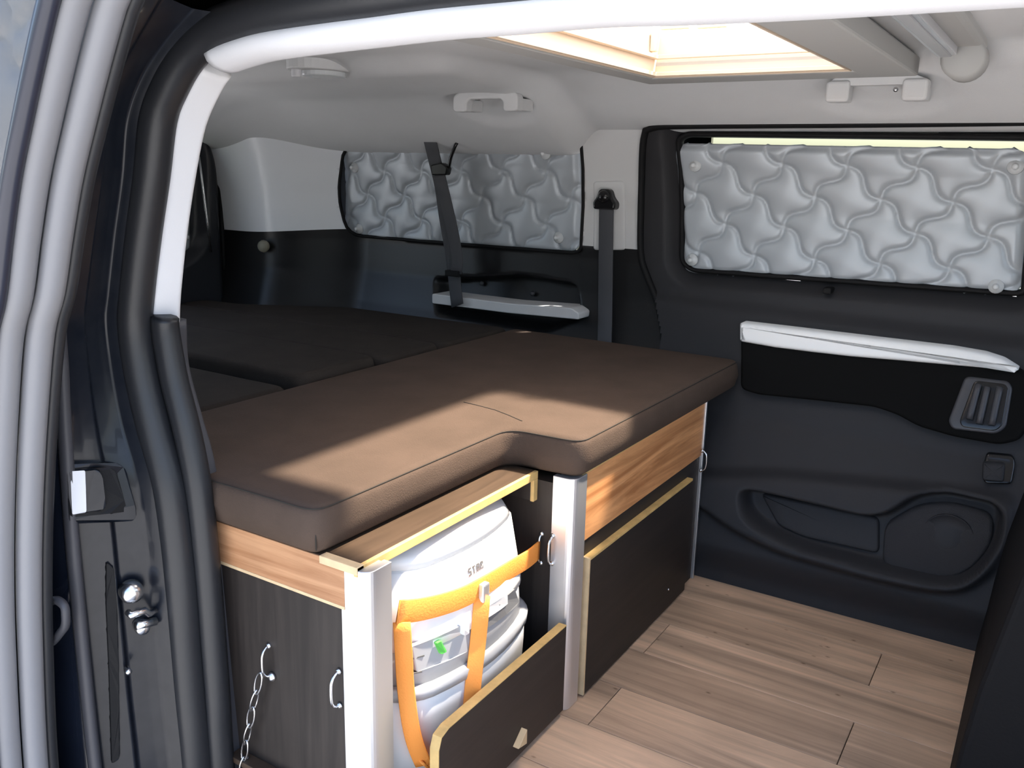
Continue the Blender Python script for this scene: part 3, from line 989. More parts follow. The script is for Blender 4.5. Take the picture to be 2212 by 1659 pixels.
# ---- light bar mounted in front of the hatch
lb = thing('light_bar', (-0.24, 1.5, 1.2), 'slim aluminium light bar on a grey housing at the roof hatch front edge', 'lamp')
box('housing', (-0.262, -0.175), (1.0, 1.90), (1.226, 1.252), frame_grey, lb, 0.008, 3)
box('profile', (-0.250, -0.215), (1.22, 1.84), (1.212, 1.228), alu, lb, 0.002)
box('diffuser', (-0.242, -0.223), (1.23, 1.83), (1.209, 1.214), toilet_grey, lb, 0.002)
box('end_cap', (-0.252, -0.213), (1.21, 1.221), (1.210, 1.229), trim_white, lb, 0.002)
lathe('end_roller', (-0.205, 1.82, 1.208), (0, 1, 0), [(0.030, 0.0), (0.037, 0.006), (0.037, 0.075), (0.030, 0.085)], frame_grey, lb, 24)

# ---- ceiling lamp
p = ceil_hit(692, 143)
print('LAMP', p)
cl = thing('ceiling_lamp', (p[0], p[1], p[2]), 'small oval grey ceiling lamp near the middle of the headliner', 'lamp')
lz = 1.205
def lampring(name, sx, sy, z0, z1, m, dx=0.0, dy=0.0):
    o = [(p[0] + dx + sx * math.cos(t), p[1] + dy + sy * math.sin(t)) for t in np.linspace(0, 2 * math.pi, 28, endpoint=False)]
    return prism(name, o, 'z', z0, z1, m, cl, 0.003, 2)
lampring('base', 0.062, 0.085, p[2] - 0.012, p[2] + 0.02, trim_grey)
lampring('lens', 0.045, 0.055, p[2] - 0.022, p[2] - 0.008, clear, 0, 0.012)
lampring('switch', 0.012, 0.010, p[2] - 0.028, p[2] - 0.008, trim_white, -0.02, -0.055)

# ---- grab handles
def grab(px, label, arch):
    y0 = float(ceil_hit(sum(q[0] for q in px) / 2, sum(q[1] for q in px) / 2 + 16)[1]) - 0.016
    (a, za), (b, zb) = [(hit(q[0], q[1], 'y', y0)[0], hit(q[0], q[1], 'y', y0)[2]) for q in px]
    t = thing('grab_handle', ((a + b) / 2, y0, min(za, zb)), label, 'grab handle', 'grab handles above the far windows')
    wd = b - a
    h = 0.052
    zt = max(za, zb)
    zl = zt - h
    fw_ = 0.042
    if arch:
        out = roundpoly([(a, zl), (a, zt - 0.012), (a + 0.03, zt), (b - 0.03, zt), (b, zt - 0.012), (b, zl), (b - fw_, zl), (b - fw_, zl + 0.022), (b - fw_ - 0.008, zl + 0.03), (a + fw_ + 0.008, zl + 0.03), (a + fw_, zl + 0.022), (a + fw_, zl)], 0.012)
        prism('grip', out, 'y', y0 - 0.008, y0 + 0.022, trim_grey, t, 0.005, 3)
    else:
        out = roundpoly([(a, zt - 0.014), (a + 0.02, zt), (b - 0.03, zt), (b, zt - 0.012), (b, zt - 0.02), (a, zt - 0.02)], 0.006)
        prism('grip', out, 'y', y0 - 0.004, y0 + 0.022, trim_grey, t, 0.005, 3)
        for q in (a, b - fw_ - 0.006):
            o = roundpoly([(q, zl), (q + fw_ + 0.006, zl), (q + fw_ + 0.006, zt - 0.01), (q, zt - 0.01)], 0.008)
            prism('foot', o, 'y', y0 - 0.012, y0 + 0.03, trim_grey, t, 0.006, 3)
        lathe('screw', (b - fw_ - 0.022, y0 + 0.02, zt - 0.028), (0, -1, 0), [(0.005, 0), (0.005, 0.004), (0.002, 0.006)], steel, t, 10)
    for q in (a, b - fw_):
        box('mount', (q + 0.004, q + fw_ - 0.004), (y0 + 0.012, y0 + 0.075), (zl + 0.003, zl + 0.032), trim_grey, t, 0.004)
    return t
grab([(982, 196), (1122, 192)], 'grey arched grab handle above the rear side window', True)
grab([(1788, 172), (2010, 158)], 'wide grey grab handle above the sliding door window, below the light bar', False)

# ---- quilted window shades
def quilt_h(s, t, pitch, amp=0.12):
    """height 0..1 of the wave-quilted pad: s, t in metres"""
    u = (s + t) / pitch
    v = (s - t) / pitch
    uu = u - amp * np.sin(2 * np.pi * v)
    vv = v + amp * np.sin(2 * np.pi * u)
    a = np.abs(np.sin(np.pi * uu))
    b = np.abs(np.sin(np.pi * vv))
    return 0.45 * np.minimum(1, np.minimum(a, b) / 0.28) ** 0.6 + 0.55 * (a * b) ** 0.6

def wrinkle(s, t, seed=0):
    w = np.zeros_like(s)
    r_ = np.random.default_rng(seed)
    for _ in range(26):
        a = r_.uniform(0, math.pi)
        f = r_.uniform(25, 110)
        w += np.sin((s * math.cos(a) + t * math.sin(a)) * f + r_.uniform(0, 6.28)) * (25.0 / f)
    return w / 26

def pad(name, TL, TR, BR, BL, surf, parent, pitch, m, r=0.035, nu=150, nv=70, depth=0.015, amp=0.105, phase=(0, 0), seed=1, lower_wr=1.0):
    """surf(s, t) -> 3D with normal into the room"""
    S, T = np.meshgrid(np.linspace(0, 1, nu), np.linspace(0, 1, nv))
    TL, TR, BR, BL = map(np.array, (TL, TR, BR, BL))
    wid = 0.5 * (np.linalg.norm(TR - TL) + np.linalg.norm(BR - BL))
    hei = 0.5 * (np.linalg.norm(BL - TL) + np.linalg.norm(BR - TR))
    # rounded corners: shrink rows near top and bottom
    dv = np.minimum(T, 1 - T) * hei
    sh = np.where(dv < r, r - np.sqrt(np.maximum(0, r * r - (r - dv) ** 2)), 0) / wid
    S2 = sh + S * (1 - 2 * sh)
    P = (TL * (1 - S2[..., None]) * (1 - T[..., None]) + TR * S2[..., None] * (1 - T[..., None]) + BR * S2[..., None] * T[..., None] + BL * (1 - S2[..., None]) * T[..., None])
    q = quilt_h(S2 * wid + phase[0], -T * hei + phase[1], pitch, amp)
    edge = np.minimum(np.minimum(S2 * wid, (1 - S2) * wid), np.minimum(T, 1 - T) * hei)
    fl = sstep(-0.002, 0.022, edge - sh * wid * 0)
    wr = wrinkle(S2 * wid, T * hei, seed) * 0.0022 * (0.5 + 1.2 * lower_wr * sstep(0.6, 1.0, T) + 0.9 * sstep(0.10, 0.0, S2))
    h = (depth * q + wr) * (0.25 + 0.75 * fl) + 0.004 * fl
    X, Y, Z = surf(P[..., 0], P[..., 1], h)
    o = grid(name, X, Y, Z, m, parent, flip=True)
    s_ = o.modifiers.new('solid', 'SOLIDIFY')
    s_.thickness = 0.006
    s_.offset = -1
    return o

def cup(c, n, parent):
    o = lathe('suction_cup', c, n, [(0.017, -0.004), (0.016, 0.001), (0.009, 0.006), (0.006, 0.010), (0.006, 0.016), (0.003, 0.018)], clear, parent, 16)
    return o

far_surf = lambda off: (lambda x, z, h: (x, W(z) - off - h, z))
sh1 = thing('window_shade', (-0.45, 2.22, 0.75), 'large silver quilted shade covering the far sliding door window', 'window shade', 'quilted thermal window shades')
c1 = wxz([(1455, 309), (2230, 322), (2206, 641), (1473, 588)], -0.005)
pad('quilted_pad', *c1, far_surf(-0.012), sh1, 0.152, quilt, nu=190, nv=84, phase=(0.028, 0.045), seed=3)
for a, b in ((1503, 357), (2194, 360), (1496, 561), (2152, 618)):
    p = wall(a, b, 0.0)
    cup((p[0], float(W(p[2])) - 0.006, p[2]), (0, -1, 0), sh1)
sh2 = thing('window_shade', (-1.55, 2.22, 0.75), 'silver quilted shade on the far rear side window behind the hanging belt', 'window shade', 'quilted thermal window shades')
c2 = wxz([(735, 308), (1248, 288), (1254, 553), (742, 517)], -0.005)
pad('quilted_pad', *c2, far_surf(-0.012), sh2, 0.152, quilt, r=0.05, nu=190, nv=74, phase=(0.05, 0.02), seed=5)
for a, b in ((768, 362), (1180, 332), (778, 494), (1208, 513)):
    p = wall(a, b, 0.0)
    cup((p[0], float(W(p[2])) - 0.006, p[2]), (0, -1, 0), sh2)
sh3 = thing('window_shade', (XR, 1.5, 0.70), 'narrow visible edge of a silver quilted shade on the rear door', 'window shade', 'quilted thermal window shades')
rear_surf = lambda y, z, h: (XR - 0.012 + h, y, z)
pad('quilted_pad', (1.70, 1.05), (1.955, 1.045), (1.95, 0.695), (1.70, 0.695), rear_surf, sh3, 0.152, quilt, r=0.05, nu=50, nv=60, phase=(0.02, 0.0), seed=8)
p = hit(402, 512, 'x', XR + 0.01)
cup((XR + 0.004, p[1], p[2]), (1, 0, 0), sh3)
sh4 = thing('window_shade', (-1.5, 0.53, 0.62), 'pale grey quilted shade behind the glass of the slid back door at left', 'window shade', 'quilted thermal window shades')
near_surf = lambda x, z, h: (x, 0.540 - h, z)
pad('quilted_pad', (-0.80, 1.20), (-2.15, 1.20), (-2.15, 0.62), (-1.10, 0.62), near_surf, sh4, 0.17, quilt_grey, r=0.05, nu=120, nv=70, depth=0.012, seed=9)

# ---- seat belts
b1 = thing('seat_belt', (-1.08, 2.2, 0.6), 'grey seat belt hanging from a black pillar guide beside the sliding door', 'seat belt', 'seat belts on the far wall')
def webbing(name, px, off, wdt, m, parent, surf=None, tw=0.003):
    pts = [wall(a, b, off) for a, b in px]
    P = spline(pts, 0.02)
    return sweep(name, P, rrect(tw / 2 + 0.0006, wdt / 2, 0.0012, 2), m, parent, ref=(0, 1, 0))
webbing('webbing', [(1310, 436), (1309, 520), (1308, 620), (1307, 700), (1306, 740), (1306, 775)], 0.026, 0.044, belt_mat, b1)
p = wall(1309, 432, 0.02)
gx, gz = p[0], p[2]
gw = roundpoly([(gx - 0.017, gz + 0.030), (gx + 0.017, gz + 0.030), (gx + 0.024, gz + 0.006), (gx + 0.035, gz - 0.006), (gx + 0.033, gz - 0.026), (gx - 0.033, gz - 0.026), (gx - 0.035, gz - 0.006), (gx - 0.024, gz + 0.006)], 0.010)
prism('guide', gw, 'y', p[1] - 0.014, p[1] + 0.02, gloss_black, b1, 0.006, 3)
lathe('guide_cap', (gx, p[1] - 0.014, gz + 0.010), (0, -1, 0.1), [(0.018, -0.01), (0.017, 0.004), (0.012, 0.010), (0.004, 0.012)], gloss_black, b1, 18)
b2 = thing('seat_belt', (-1.5, 2.2, 0.6), 'dark seat belt hanging in folds across the rear side window shade', 'seat belt', 'seat belts on the far wall')
webbing('webbing', [(928, 300), (940, 350), (952, 400), (962, 470), (974, 540), (980, 585), (984, 625), (988, 660)], 0.075, 0.046, belt_mat, b2)
webbing('folded_webbing', [(948, 372), (962, 430), (978, 500), (988, 560), (985, 590)], 0.095, 0.040, belt_mat, b2)
p = wall(952, 366, 0.09)
bk = roundpoly([(p[0] - 0.03, p[2] + 0.012), (p[0] + 0.01, p[2] + 0.02), (p[0] + 0.034, p[2] + 0.006), (p[0] + 0.028, p[2] - 0.016), (p[0] - 0.026, p[2] - 0.018)], 0.006)
prism('guide', bk, 'y', p[1] - 0.012, p[1] + 0.012, gloss_black, b2, 0.004)
tube('cord', spline([wall(968, 370, 0.09), wall(974, 340, 0.085), wall(985, 312, 0.075), wall(992, 302, 0.06)], 0.01), 0.005, gloss_black, b2)
p = wall(978, 588, 0.09)
box('tongue', (p[0] - 0.024, p[0] + 0.03), (p[1] - 0.010, p[1] + 0.010), (p[2] - 0.012, p[2] + 0.006), plastic_black, b2, 0.003)

# ---- bed cushions
def cushion(name, outline, z0, z1, m, label, r=0.017, corner=0.034, bul=0.004, parent=None, puff=0.0):
    O = densify(roundpoly(outline, corner, 5), 0.03)
    n = len(O)
    loops = [(inset(O, 0.012), z0), (inset(O, 0.003), z0 + 0.008), (inset(O, -bul), (z0 + z1) / 2)]
    for a in np.linspace(0, 90, 6):
        t = math.radians(a)
        loops.append((inset(O, r * (1 - math.cos(t))), z1 - r + r * math.sin(t)))
    loops.append((inset(O, r + 0.003), z1))
    bm = bmesh.new()
    rows = [[bm.verts.new((x, y, z)) for x, y in L] for L, z in loops]
    for a, b in zip(rows, rows[1:]):
        for i in range(n):
            bm.faces.new((a[i], a[(i + 1) % n], b[(i + 1) % n], b[i]))
    bm.faces.new(rows[0][::-1])
    top = bm.faces.new(rows[-1])
    bmesh.ops.triangulate(bm, faces=[top])
    o = frombm(name, bm, m, parent, True)
    return o
ZT, ZBX = 0.540, 0.468
XBK = -1.345
fo = [(XBK, 0.805), (-0.812, 0.805), (-0.808, 1.292), (-0.662, 1.300), (-0.655, 2.150), (XBK, 2.165)]
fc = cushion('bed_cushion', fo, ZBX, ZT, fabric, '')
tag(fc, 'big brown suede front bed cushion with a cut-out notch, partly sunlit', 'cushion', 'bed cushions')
# seams along the top edge and across from the notch
O_ = densify(roundpoly(fo, 0.034, 5), 0.03)
L_ = inset(O_, 0.0046)
k0 = next(i for i in range(len(L_)) if L_[i][0] > XBK + 0.05 and L_[i - 1][0] <= XBK + 0.05)
seam = []
for i in range(len(L_)):
    q = L_[(k0 + i) % len(L_)]
    if q[0] <= XBK + 0.05 or (q[1] > 2.12 and q[0] < -0.70):
        break
    seam.append((q[0], q[1], ZT - 0.0044))
for nm, pts in (('edge_seam', seam), ('cross_seam', spline([hit(1002, 869, 'z', ZT), hit(1070, 886, 'z', ZT), hit(1128, 910, 'z', ZT)], 0.05)),
                ('corner_seam', [(-0.8225, 0.8155, ZT - 0.012), (-0.8195, 0.8115, ZT - 0.035), (-0.8210, 0.8135, ZBX + 0.008)])):
    tube(nm, pts, 0.0012, seam_dark, fc, 5)
rear = [(0.815, 1.285, -0.004, 'near rear bed cushion, lying below the raised one beside it'),
        (1.312, 1.572, 0.014, 'raised rear bed cushion with a rounded visible front end'),
        (1.590, 1.822, 0.006, 'narrow third rear bed cushion from the door opening'),
        (1.842, 2.160, 0.0, 'farthest rear bed cushion, along the far window wall')]
for y0, y1, dz, lab in rear:
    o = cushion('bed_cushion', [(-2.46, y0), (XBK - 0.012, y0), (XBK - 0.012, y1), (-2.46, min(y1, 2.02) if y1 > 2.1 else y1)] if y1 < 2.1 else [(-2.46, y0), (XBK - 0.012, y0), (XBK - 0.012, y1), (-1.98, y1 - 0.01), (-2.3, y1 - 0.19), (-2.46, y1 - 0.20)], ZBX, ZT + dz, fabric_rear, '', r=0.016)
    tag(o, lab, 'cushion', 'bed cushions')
# bed base under the rear cushions
bb = box('sleeping_platform', (-2.46, -1.31), (0.83, 1.80), (0.0, ZBX - 0.001), laminate, None, 0.003)
tag(bb, 'dark board platform carrying the rear bed cushions', 'bed platform')

# ---- front storage bench
XF = -0.679
bench = thing('storage_bench', (-0.85, 1.65, 0), 'dark bench box with oak fascia facing the wooden floor', 'storage box')
box('carcass', (-1.05, XF - 0.016), (1.305, 1.972), (0.0, ZBX - 0.018), laminate_v, bench, 0.001)
box('fascia', (XF - 0.016, XF), (1.34, 1.972), (0.327, ZBX - 0.001), oak_y, bench, 0.001)
box('lower_panel', (XF - 0.016, XF - 0.003), (1.34, 1.972), (0.0, 0.3265), laminate, bench, 0.001)
fl_ = box('flap', (XF - 0.003, XF + 0.011), (1.366, 1.895), (0.004, 0.288), laminate, bench, 0.001)
box('flap_edge', (XF - 0.003, XF + 0.0115), (1.366, 1.895), (0.288, 0.2935), plyedge, fl_, 0.0005)
box('flap_edge', (XF - 0.003, XF + 0.0115), (1.3605, 1.366), (0.004, 0.2935), plyedge_pale, fl_, 0.0005)
box('top_edge', (-0.9, XF + 0.002), (1.335, 1.972), (ZBX - 0.006, ZBX - 0.0005), plyedge, bench, 0.0005)
def corner_post(cx, cy, parent, z0=0.0, z1=ZBX - 0.003, s=0.046):
    """aluminium corner profile whose rounded outer corner points to +x, -y"""
    r = 0.016
    o = [(cx - s, cy), (cx - r, cy)]
    for a in np.linspace(-90, 0, 7)[1:]:
        o.append((cx - r + r * math.cos(math.radians(a)), cy + r + r * math.sin(math.radians(a))))
    o += [(cx, cy + s), (cx - 0.014, cy + s), (cx - 0.014, cy + s - 0.006), (cx - s + 0.008, cy + s - 0.006), (cx - s + 0.008, cy + 0.014), (cx - s, cy + 0.014)]
    po = prism('corner_post', o, 'z', z0, z1, alu, parent, 0.0008, 1)
    return po
corner_post(XF + 0.007, 1.300, bench)
box('end_strip', (XF - 0.004, XF + 0.004), (1.972, 1.980), (0.0, ZBX - 0.002), alu, bench, 0.001)
box('side_panel', (-0.90, XF - 0.03), (1.3025, 1.3055), (0.0, ZBX - 0.018), laminate_v, bench)
def staple(name, p, axis, parent, h=0.05, d=0.016):
    """bent wire catch standing off a panel; axis = outward normal"""
    p = np.array(p, float)
    a = np.array(axis, float)
    up = np.array([0, 0, 1.0])
    pts = [p + up * h / 2, p + up * h / 2 + a * d * 0.3, p + up * h * 0.3 + a * d, p - up * h * 0.3 + a * d, p - up * h / 2 + a * d * 0.3, p - up * h / 2]
    o = tube(name, spline(pts, 0.004), 0.0022, steel, parent, 6)
    for s in (1, -1):
        q = p + up * s * (h / 2)
        e = lathe('rivet', q, a, [(0.005, -0.001), (0.005, 0.002), (0.003, 0.004)], steel, o, 10)
    return o
staple('wire_catch', (-0.714, 1.3020, 0.322), (0, -1, 0), bench, 0.055)
staple('wire_catch', (XF + 0.005, 1.962, 0.318), (1, 0, 0), bench, 0.05, 0.012)
st2 = staple('strap_bracket', (-0.738, 1.3020, 0.318), (0, -1, 0), bench, 0.058, 0.010)
for px, py in ((1443, 1273),):
    p = hit(px, py, 'x', XF + 0.011)
    lathe('flap_stud', p, (1, 0, 0), [(0.003, -0.001), (0.003, 0.002), (0.0015, 0.003)], steel, bench, 8)

# ---- toilet cabinet
YN = 0.82
cab = thing('toilet_cabinet', (-0.9, 1.0, 0), 'open near cabinet with oak fascia and dark wood side beside the door opening', 'cabinet')
box('side_panel', (-1.10, -0.775), (YN, YN + 0.016), (0.0, 0.398), laminate_v, cab, 0.001)
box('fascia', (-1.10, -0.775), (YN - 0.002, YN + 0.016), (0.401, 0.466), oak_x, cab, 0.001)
box('fascia_edge', (-1.10, -0.775), (YN - 0.0025, YN + 0.015), (0.3965, 0.4015), plyedge_pale, cab, 0.0006)
corner_post(-0.732, YN - 0.001, cab, 0.0, 0.462, 0.05)
wt = prism('worktop', roundpoly([(-1.30, YN), (-0.757, YN), (-0.757, 1.3035), (-1.30, 1.3035)], 0.001, 1), 'z', 0.453, 0.4665, worktop, cab, 0.0008, 1)
box('front_edge', (-0.757, -0.750), (YN - 0.002, 1.302), (0.4525, 0.467), plyedge, wt, 0.001)
box('near_edge', (-0.82, -0.750), (YN - 0.003, YN + 0.012), (0.4555, 0.4675), plyedge_pale, wt, 0.001)
hb_ = box('hanging_rail', (-0.84, -0.757), (1.288, 1.3015), (0.412, 0.4525), laminate_v, cab, 0.001)
box('rail_edge', (-0.757, -0.750), (1.2875, 1.3018), (0.411, 0.4525), plyedge, hb_, 0.0008)
box('back_panel', (-1.26, -1.245), (YN + 0.016, 1.30), (0.0, 0.453), laminate, cab)
# retaining board with its ply edge
XB = -0.672
bo = [(0.900, 0.012), (1.288, 0.012), (1.288, 0.187), (0.925, 0.187), (0.907, 0.181), (0.900, 0.163)]
fbm = prism('retaining_board', bo, 'x', XB - 0.016, XB, laminate, cab, 0.0006, 1)
ed = [(1.288, 0.1874), (0.925, 0.1874), (0.9066, 0.1814), (0.8996, 0.163), (0.8996, 0.012)]
sweep('board_edge', [(XB - 0.008, y, z) for y, z in ed], rrect(0.0082, 0.0012, 0.0008, 2), plyedge, fbm, ref=(1, 0, 0), smooth=False)
p = hit(1118, 1598, 'x', XB)
prism('board_wedge', [(p[1] - 0.016, p[2] - 0.004), (p[1] + 0.012, p[2] + 0.018), (p[1] + 0.012, p[2] - 0.010)], 'x', XB, XB + 0.012, plyedge_pale, fbm, 0.0006, 1)
box('tray', (-1.22, XB - 0.016), (0.885, 1.29), (0.012, 0.046), gloss_black, cab, 0.002)
box('tray_runner', (XB - 0.05, XB - 0.012), (0.90, 1.288), (0.0, 0.012), plastic_black, cab)
staple('wire_catch', (-0.790, YN - 0.001, 0.268), (0, -1, 0), cab, 0.055)
# lower ledge on the near side
lg = box('flap_ledge', (-1.06, -0.84), (YN - 0.022, YN), (0.066, 0.076), worktop, cab, 0.001)
for x in (-0.985, -0.90):
    lathe('screw', (x, YN - 0.012, 0.076), (0, 0, 1), [(0.004, 0), (0.004, 0.003), (0.002, 0.004)], steel, lg, 8)
# retaining chain hanging from the near side
ch = thing('retaining_chain', (-0.95, YN, 0.04), 'thin steel chain with hook hanging on the dark cabinet side', 'chain')
e0 = np.array(hit(568, 1402, 'y', YN - 0.012))
e1 = np.array(hit(566, 1464, 'y', YN - 0.012))
staple('eye_plate', (e0[0], YN, (e0[2] + e1[2]) / 2), (0, -1, 0), ch, float(e0[2] - e1[2]), 0.014)
lathe('eye_screw', (e1[0] + 0.010, YN - 0.001, e1[2]), (0, -1, 0), [(0.008, -0.001), (0.008, 0.003), (0.004, 0.006)], steel, ch, 12)
cpx = [(562, 1458), (555, 1490), (546, 1530), (536, 1580), (527, 1632), (521, 1690), (517, 1750)]
cpts = resample(spline(H(cpx, 'y', YN - 0.018), 0.005), 9)
for i in range(8):
    a, b = cpts[i], cpts[i + 1]
    mid, d = (a + b) / 2, (b - a)
    ln = np.linalg.norm(d) * 0.62
    d = d / np.linalg.norm(d)
    sd = np.cross(d, [0, 1, 0]) if i % 2 == 0 else np.array([0, 1.0, 0])
    sd = sd / np.linalg.norm(sd)
    loop = [mid + d * ln * math.cos(t) + sd * 0.0065 * math.sin(t) * (1.0 if i not in (1, 2) else 1.1) for t in np.linspace(0, 2 * math.pi, 18, endpoint=False)]
    sweep('link', loop, ell(0.0016, 0.0016, 6), steel, ch, ref=(0.2, 1, 0.1) if i % 2 == 0 else (1, 0.2, 0.3), closed=True)

# ---- portable toilet
TX0, TX1, TY0, TY1 = -1.16, -0.748, 0.895, 1.283
tl = thing('portable_toilet', ((TX0 + TX1) / 2, (TY0 + TY1) / 2, 0.046), 'white portable toilet with grey latch band strapped inside the cabinet', 'toilet')
def loft(name, sections, m, parent, n=6):
    """sections: (z, x0, x1, y0, y1, corner, bow) bow = bulge of the front"""
    rows = []
    for z, x0, x1, y0, y1, r, bow in sections:
        hx, hy = (x1 - x0) / 2, (y1 - y0) / 2
        o = densify(rrect(hx, hy, r, n), 0.02) if False else rrect(hx, hy, r, n)
        # denser front side
        pts = []
        for k in range(len(o)):
            a, b = np.array(o[k]), np.array(o[(k + 1) % len(o)])
            L = 8 if np.linalg.norm(b - a) > 0.05 else 1
            for q in range(L):
                pts.append(a + (b - a) * q / L)
        P = []
        for x, y in pts:
            f = max(0.0, 1 - (y / hy) ** 2) * (1 if x > 0 else 0) * bow * min(1, max(0, x / hx))
            P.append(((x0 + x1) / 2 + x + f, (y0 + y1) / 2 + y, z))
        rows.append(P)
    bm = bmesh.new()
    R_ = [[bm.verts.new(p) for p in row] for row in rows]
    k = len(rows[0])
    for a, b in zip(R_, R_[1:]):
        for i in range(k):
            bm.faces.new((a[i], a[(i + 1) % k], b[(i + 1) % k], b[i]))
    bm.faces.new(R_[0][::-1])
    bm.faces.new(R_[-1])
    return frombm(name, bm, m, parent, True)
B = 0.042
loft('waste_tank', [(0.046, TX0 + .02, TX1 - .02, TY0 + .02, TY1 - .02, .05, B), (0.055, TX0, TX1 - .006, TY0 + .004, TY1 - .004, .06, B), (0.17, TX0, TX1, TY0, TY1, .06, B), (0.205, TX0, TX1, TY0, TY1, .06, B), (0.208, TX0 + .004, TX1 - .004, TY0 + .004, TY1 - .004, .06, B)], toilet_white, tl)
loft('tank_rim', [(0.206, TX0 - .002, TX1 + .004, TY0 - .002, TY1 + .003, .06, B), (0.222, TX0 - .002, TX1 + .005, TY0 - .002, TY1 + .004, .06, B), (0.226, TX0 + .004, TX1 - .002, TY0 + .004, TY1 - .002, .06, B)], toilet_grey, tl)
bd = loft('latch_band', [(0.225, TX0 + .004, TX1 - .006, TY0 + .006, TY1 - .006, .06, B), (0.285, TX0 + .006, TX1 - .008, TY0 + .010, TY1 - .012, .06, B)], toilet_grey, tl)
loft('flush_tank', [(0.284, TX0 + .004, TX1 - .004, TY0 + .006, TY1 - .010, .06, B), (0.30, TX0 + .004, TX1 - .004, TY0 + .006, TY1 - .012, .06, B), (0.408, TX0 + .014, TX1 - .014, TY0 + .012, TY1 - .026, .06, B * .8), (0.410, TX0 + .018, TX1 - .018, TY0 + .016, TY1 - .030, .06, B * .8)], toilet_white, tl)
loft('lid_gap', [(0.4095, TX0 + .022, TX1 - .022, TY0 + .020, TY1 - .032, .06, B * .8), (0.4125, TX0 + .022, TX1 - .022, TY0 + .020, TY1 - .032, .06, B * .8)], ink, tl)
loft('lid', [(0.412, TX0 + .016, TX1 - .017, TY0 + .014, TY1 - .028, .06, B * .8), (0.430, TX0 + .022, TX1 - .026, TY0 + .018, TY1 - .034, .06, B * .8), (0.440, TX0 + .05, TX1 - .05, TY0 + .05, TY1 - .06, .05, B)], toilet_white, tl)
def front_x(y):
    t = (y - (TY0 + TY1) / 2) / ((TY1 - TY0) / 2)
    return TX1 + B * max(0, 1 - t * t)
def tank_x(y, z):
    t = (y - (TY0 + TY1) / 2) / ((TY1 - TY0) / 2)
    q = max(0, 1 - t * t)
    if z < 0.292:
        return TX1 - (0.007 if z > 0.226 else 0.0) + B * q
    k = (z - 0.30) / 0.108
    return TX1 - 0.004 - 0.010 * k + B * (1 - 0.2 * k) * q
def on_tank(px, py, off=0.0):
    x = -0.72
    for _ in range(10):
        q = hit(px, py, 'x', x)
        x = 0.5 * x + 0.5 * (tank_x(q[1], q[2]) + off)
    return q
def face_plate(name, px, out, m, parent, r=0.004, inner=-0.01):
    """plate following the bowed front, outline measured in the photo"""
    o = densify(roundpoly([tuple(on_tank(a, b, out)[1:]) for a, b in px], r), 0.01)
    n = len(o)
    bm = bmesh.new()
    a = [bm.verts.new((tank_x(y, z) + inner, y, z)) for y, z in o]
    b = [bm.verts.new((tank_x(y, z) + out, y, z)) for y, z in o]
    for i in range(n):
        bm.faces.new((a[i], a[(i + 1) % n], b[(i + 1) % n], b[i]))
    bm.faces.new(b)
    bm.faces.new(a[::-1])
    return frombm(name, bm, m, parent)
lv = face_plate('level_panel', [(888, 1398), (1006, 1346), (1010, 1408), (900, 1452)], 0.003, toilet_grey, tl)
face_plate('level_indicator', [(944, 1390), (956, 1384), (966, 1408), (953, 1414)], 0.005, green, lv, 0.003)
face_plate('level_mark', [(884, 1424), (917, 1415), (917, 1418), (885, 1427)], 0.0042, ink, lv, 0.0005)
face_plate('level_mark', [(893, 1454), (912, 1450), (912, 1453), (893, 1457)], 0.0042, ink, lv, 0.0005)
lt = face_plate('latch', [(1046, 1322), (1112, 1272), (1122, 1300), (1050, 1358)], 0.004, toilet_dark, tl)
face_plate('label_sticker', [(1050, 1312), (1096, 1282), (1097, 1304), (1052, 1336)], 0.007, toilet_white, lt, 0.002)
face_plate('latch_lever', [(999, 1346), (1014, 1340), (1014, 1368), (1003, 1374)], 0.010, toilet_white, lt, 0.003)
# dark printed word on the flush tank: blurred capitals
_w = on_tank(1012, 1248)
wy0, wz0 = float(_w[1]), float(_w[2]) + 0.002
glyph = {'S': [(0, 0, 3, 1), (2, 1, 1, 1), (0, 2, 3, 1), (0, 3, 1, 1), (0, 4, 3, 1)], 'T': [(1, 0, 1, 4), (0, 4, 3, 1)], 'A': [(0, 0, 1, 4), (2, 0, 1, 4), (0, 4, 3, 1), (1, 2, 1, 1)], 'R': [(0, 0, 1, 5), (1, 4, 2, 1), (2, 3, 1, 1), (1, 2, 1, 1), (2, 0, 1, 2)]}
bm = bmesh.new()
cell = 0.0026
for gi, chh in enumerate('STAR'):
    for cx_, cy_, cw, chh_ in glyph[chh]:
        ya, yb = wy0 + (gi * 4 + cx_) * cell, wy0 + (gi * 4 + cx_ + cw) * cell
        za, zb_ = wz0 + cy_ * cell, wz0 + (cy_ + chh_) * cell
        q = [bm.verts.new((tank_x(y, z) + 0.0012, y, z)) for y, z in ((ya, za), (yb, za), (yb, zb_), (ya, zb_))]
        bm.faces.new(q)
frombm('printed_word', bm, ink, tl)

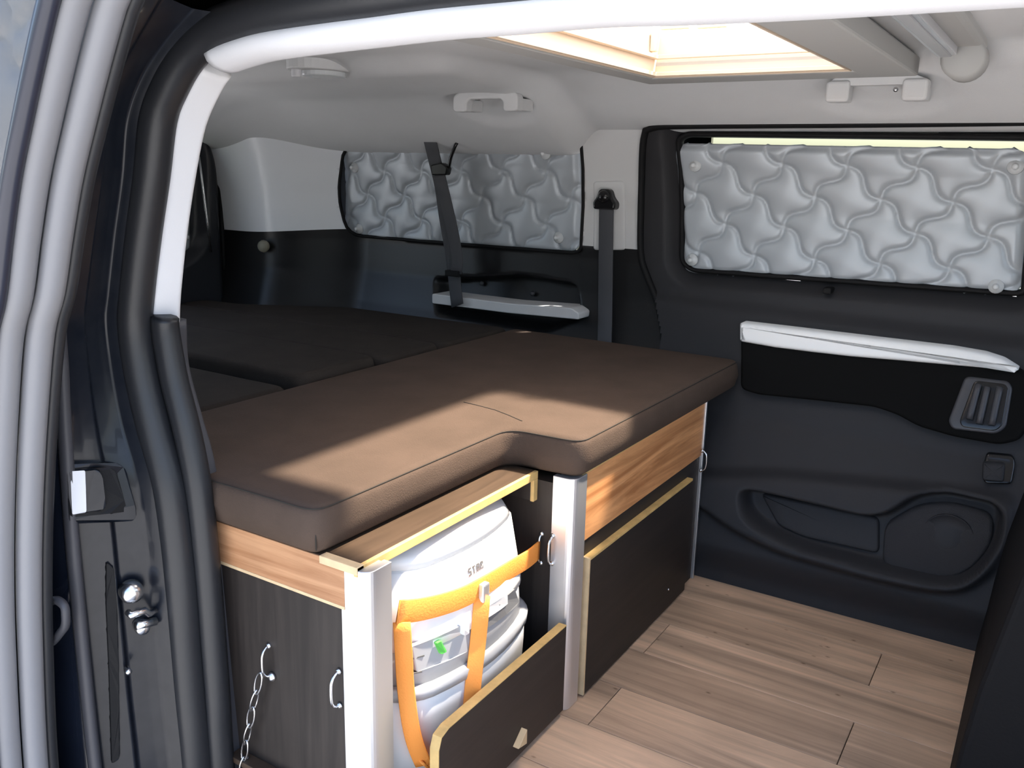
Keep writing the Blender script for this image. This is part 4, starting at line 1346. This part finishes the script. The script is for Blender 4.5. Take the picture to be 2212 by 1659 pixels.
# ---- orange lashing strap
ls = thing('lashing_strap', (-0.75, 1.1, 0.05), 'orange webbing strap tied around the white portable toilet', 'strap')
def band(name, pts, wdt, m, ref, parent=ls, t=0.0022):
    P = spline(pts, 0.012)
    return sweep(name, P, rrect(t, wdt / 2, 0.001, 2), m, parent, ref=ref)
hp = [(860, 1322), (900, 1318), (950, 1307), (1000, 1290), (1045, 1266), (1100, 1232), (1140, 1208), (1168, 1190)]
pts = []
for i, (a, b) in enumerate(hp):
    if i < 5:
        pts.append(on_tank(a, b, 0.006))
    else:
        t = (i - 4) / 3.0
        x = pts[4][0] * (1 - t) + (-0.742) * t
        pts.append(hit(a, b, 'x', x))
pts[-1] = np.array([-0.738, 1.292, 0.318])
band('cross_band', pts, 0.036, strap_mat, (1, -0.2, 0))
vp = [(868, 1345), (872, 1410), (876, 1480), (886, 1560), (898, 1610), (915, 1652)]
P = [on_tank(a, b, 0.008) for a, b in vp]
band('hanging_band', P, 0.026, strap_mat, (0.55, -0.85, 0))
vp = [(1042, 1286), (1038, 1330), (1032, 1390), (1025, 1450), (1018, 1520), (1012, 1580)]
P = [on_tank(a, b, 0.010) for a, b in vp]
band('tie_band', P, 0.026, strap_mat, (0.6, -0.8, 0))
p = on_tank(1046, 1276, 0.012)
bkl = box('buckle', (p[0] - 0.006, p[0] + 0.006), (p[1] - 0.010, p[1] + 0.008), (p[2] - 0.018, p[2] + 0.014), alu, ls, 0.003)
P = [hit(a, b, 'x', -0.73) for a, b in ((905, 1640), (920, 1652), (950, 1668), (990, 1690))]
band('loose_end', P, 0.02, strap_mat, (0.2, 0, 1))

# ---- front seat edge at the right
fs = thing('front_seat', (0.12, 1.5, 0), 'dark front seat back at the right edge of the floor', 'seat')
prof = [(p[0], max(0.0, p[2])) for p in H([(2108, 1398), (2134, 1310), (2150, 1246), (2178, 1150), (2212, 1060), (2250, 960)], 'y', 1.985)]
so = prof + [(prof[-1][0] + 0.06, prof[-1][1]), (prof[0][0] + 0.2, 0.0)]
prism('backrest', so, 'y', 1.30, 1.985, seat_mat, fs, 0.012, 3)
box('seat_base', (0.02, 0.5), (1.32, 1.95), (0.0, 0.26), plastic_black, fs, 0.02)
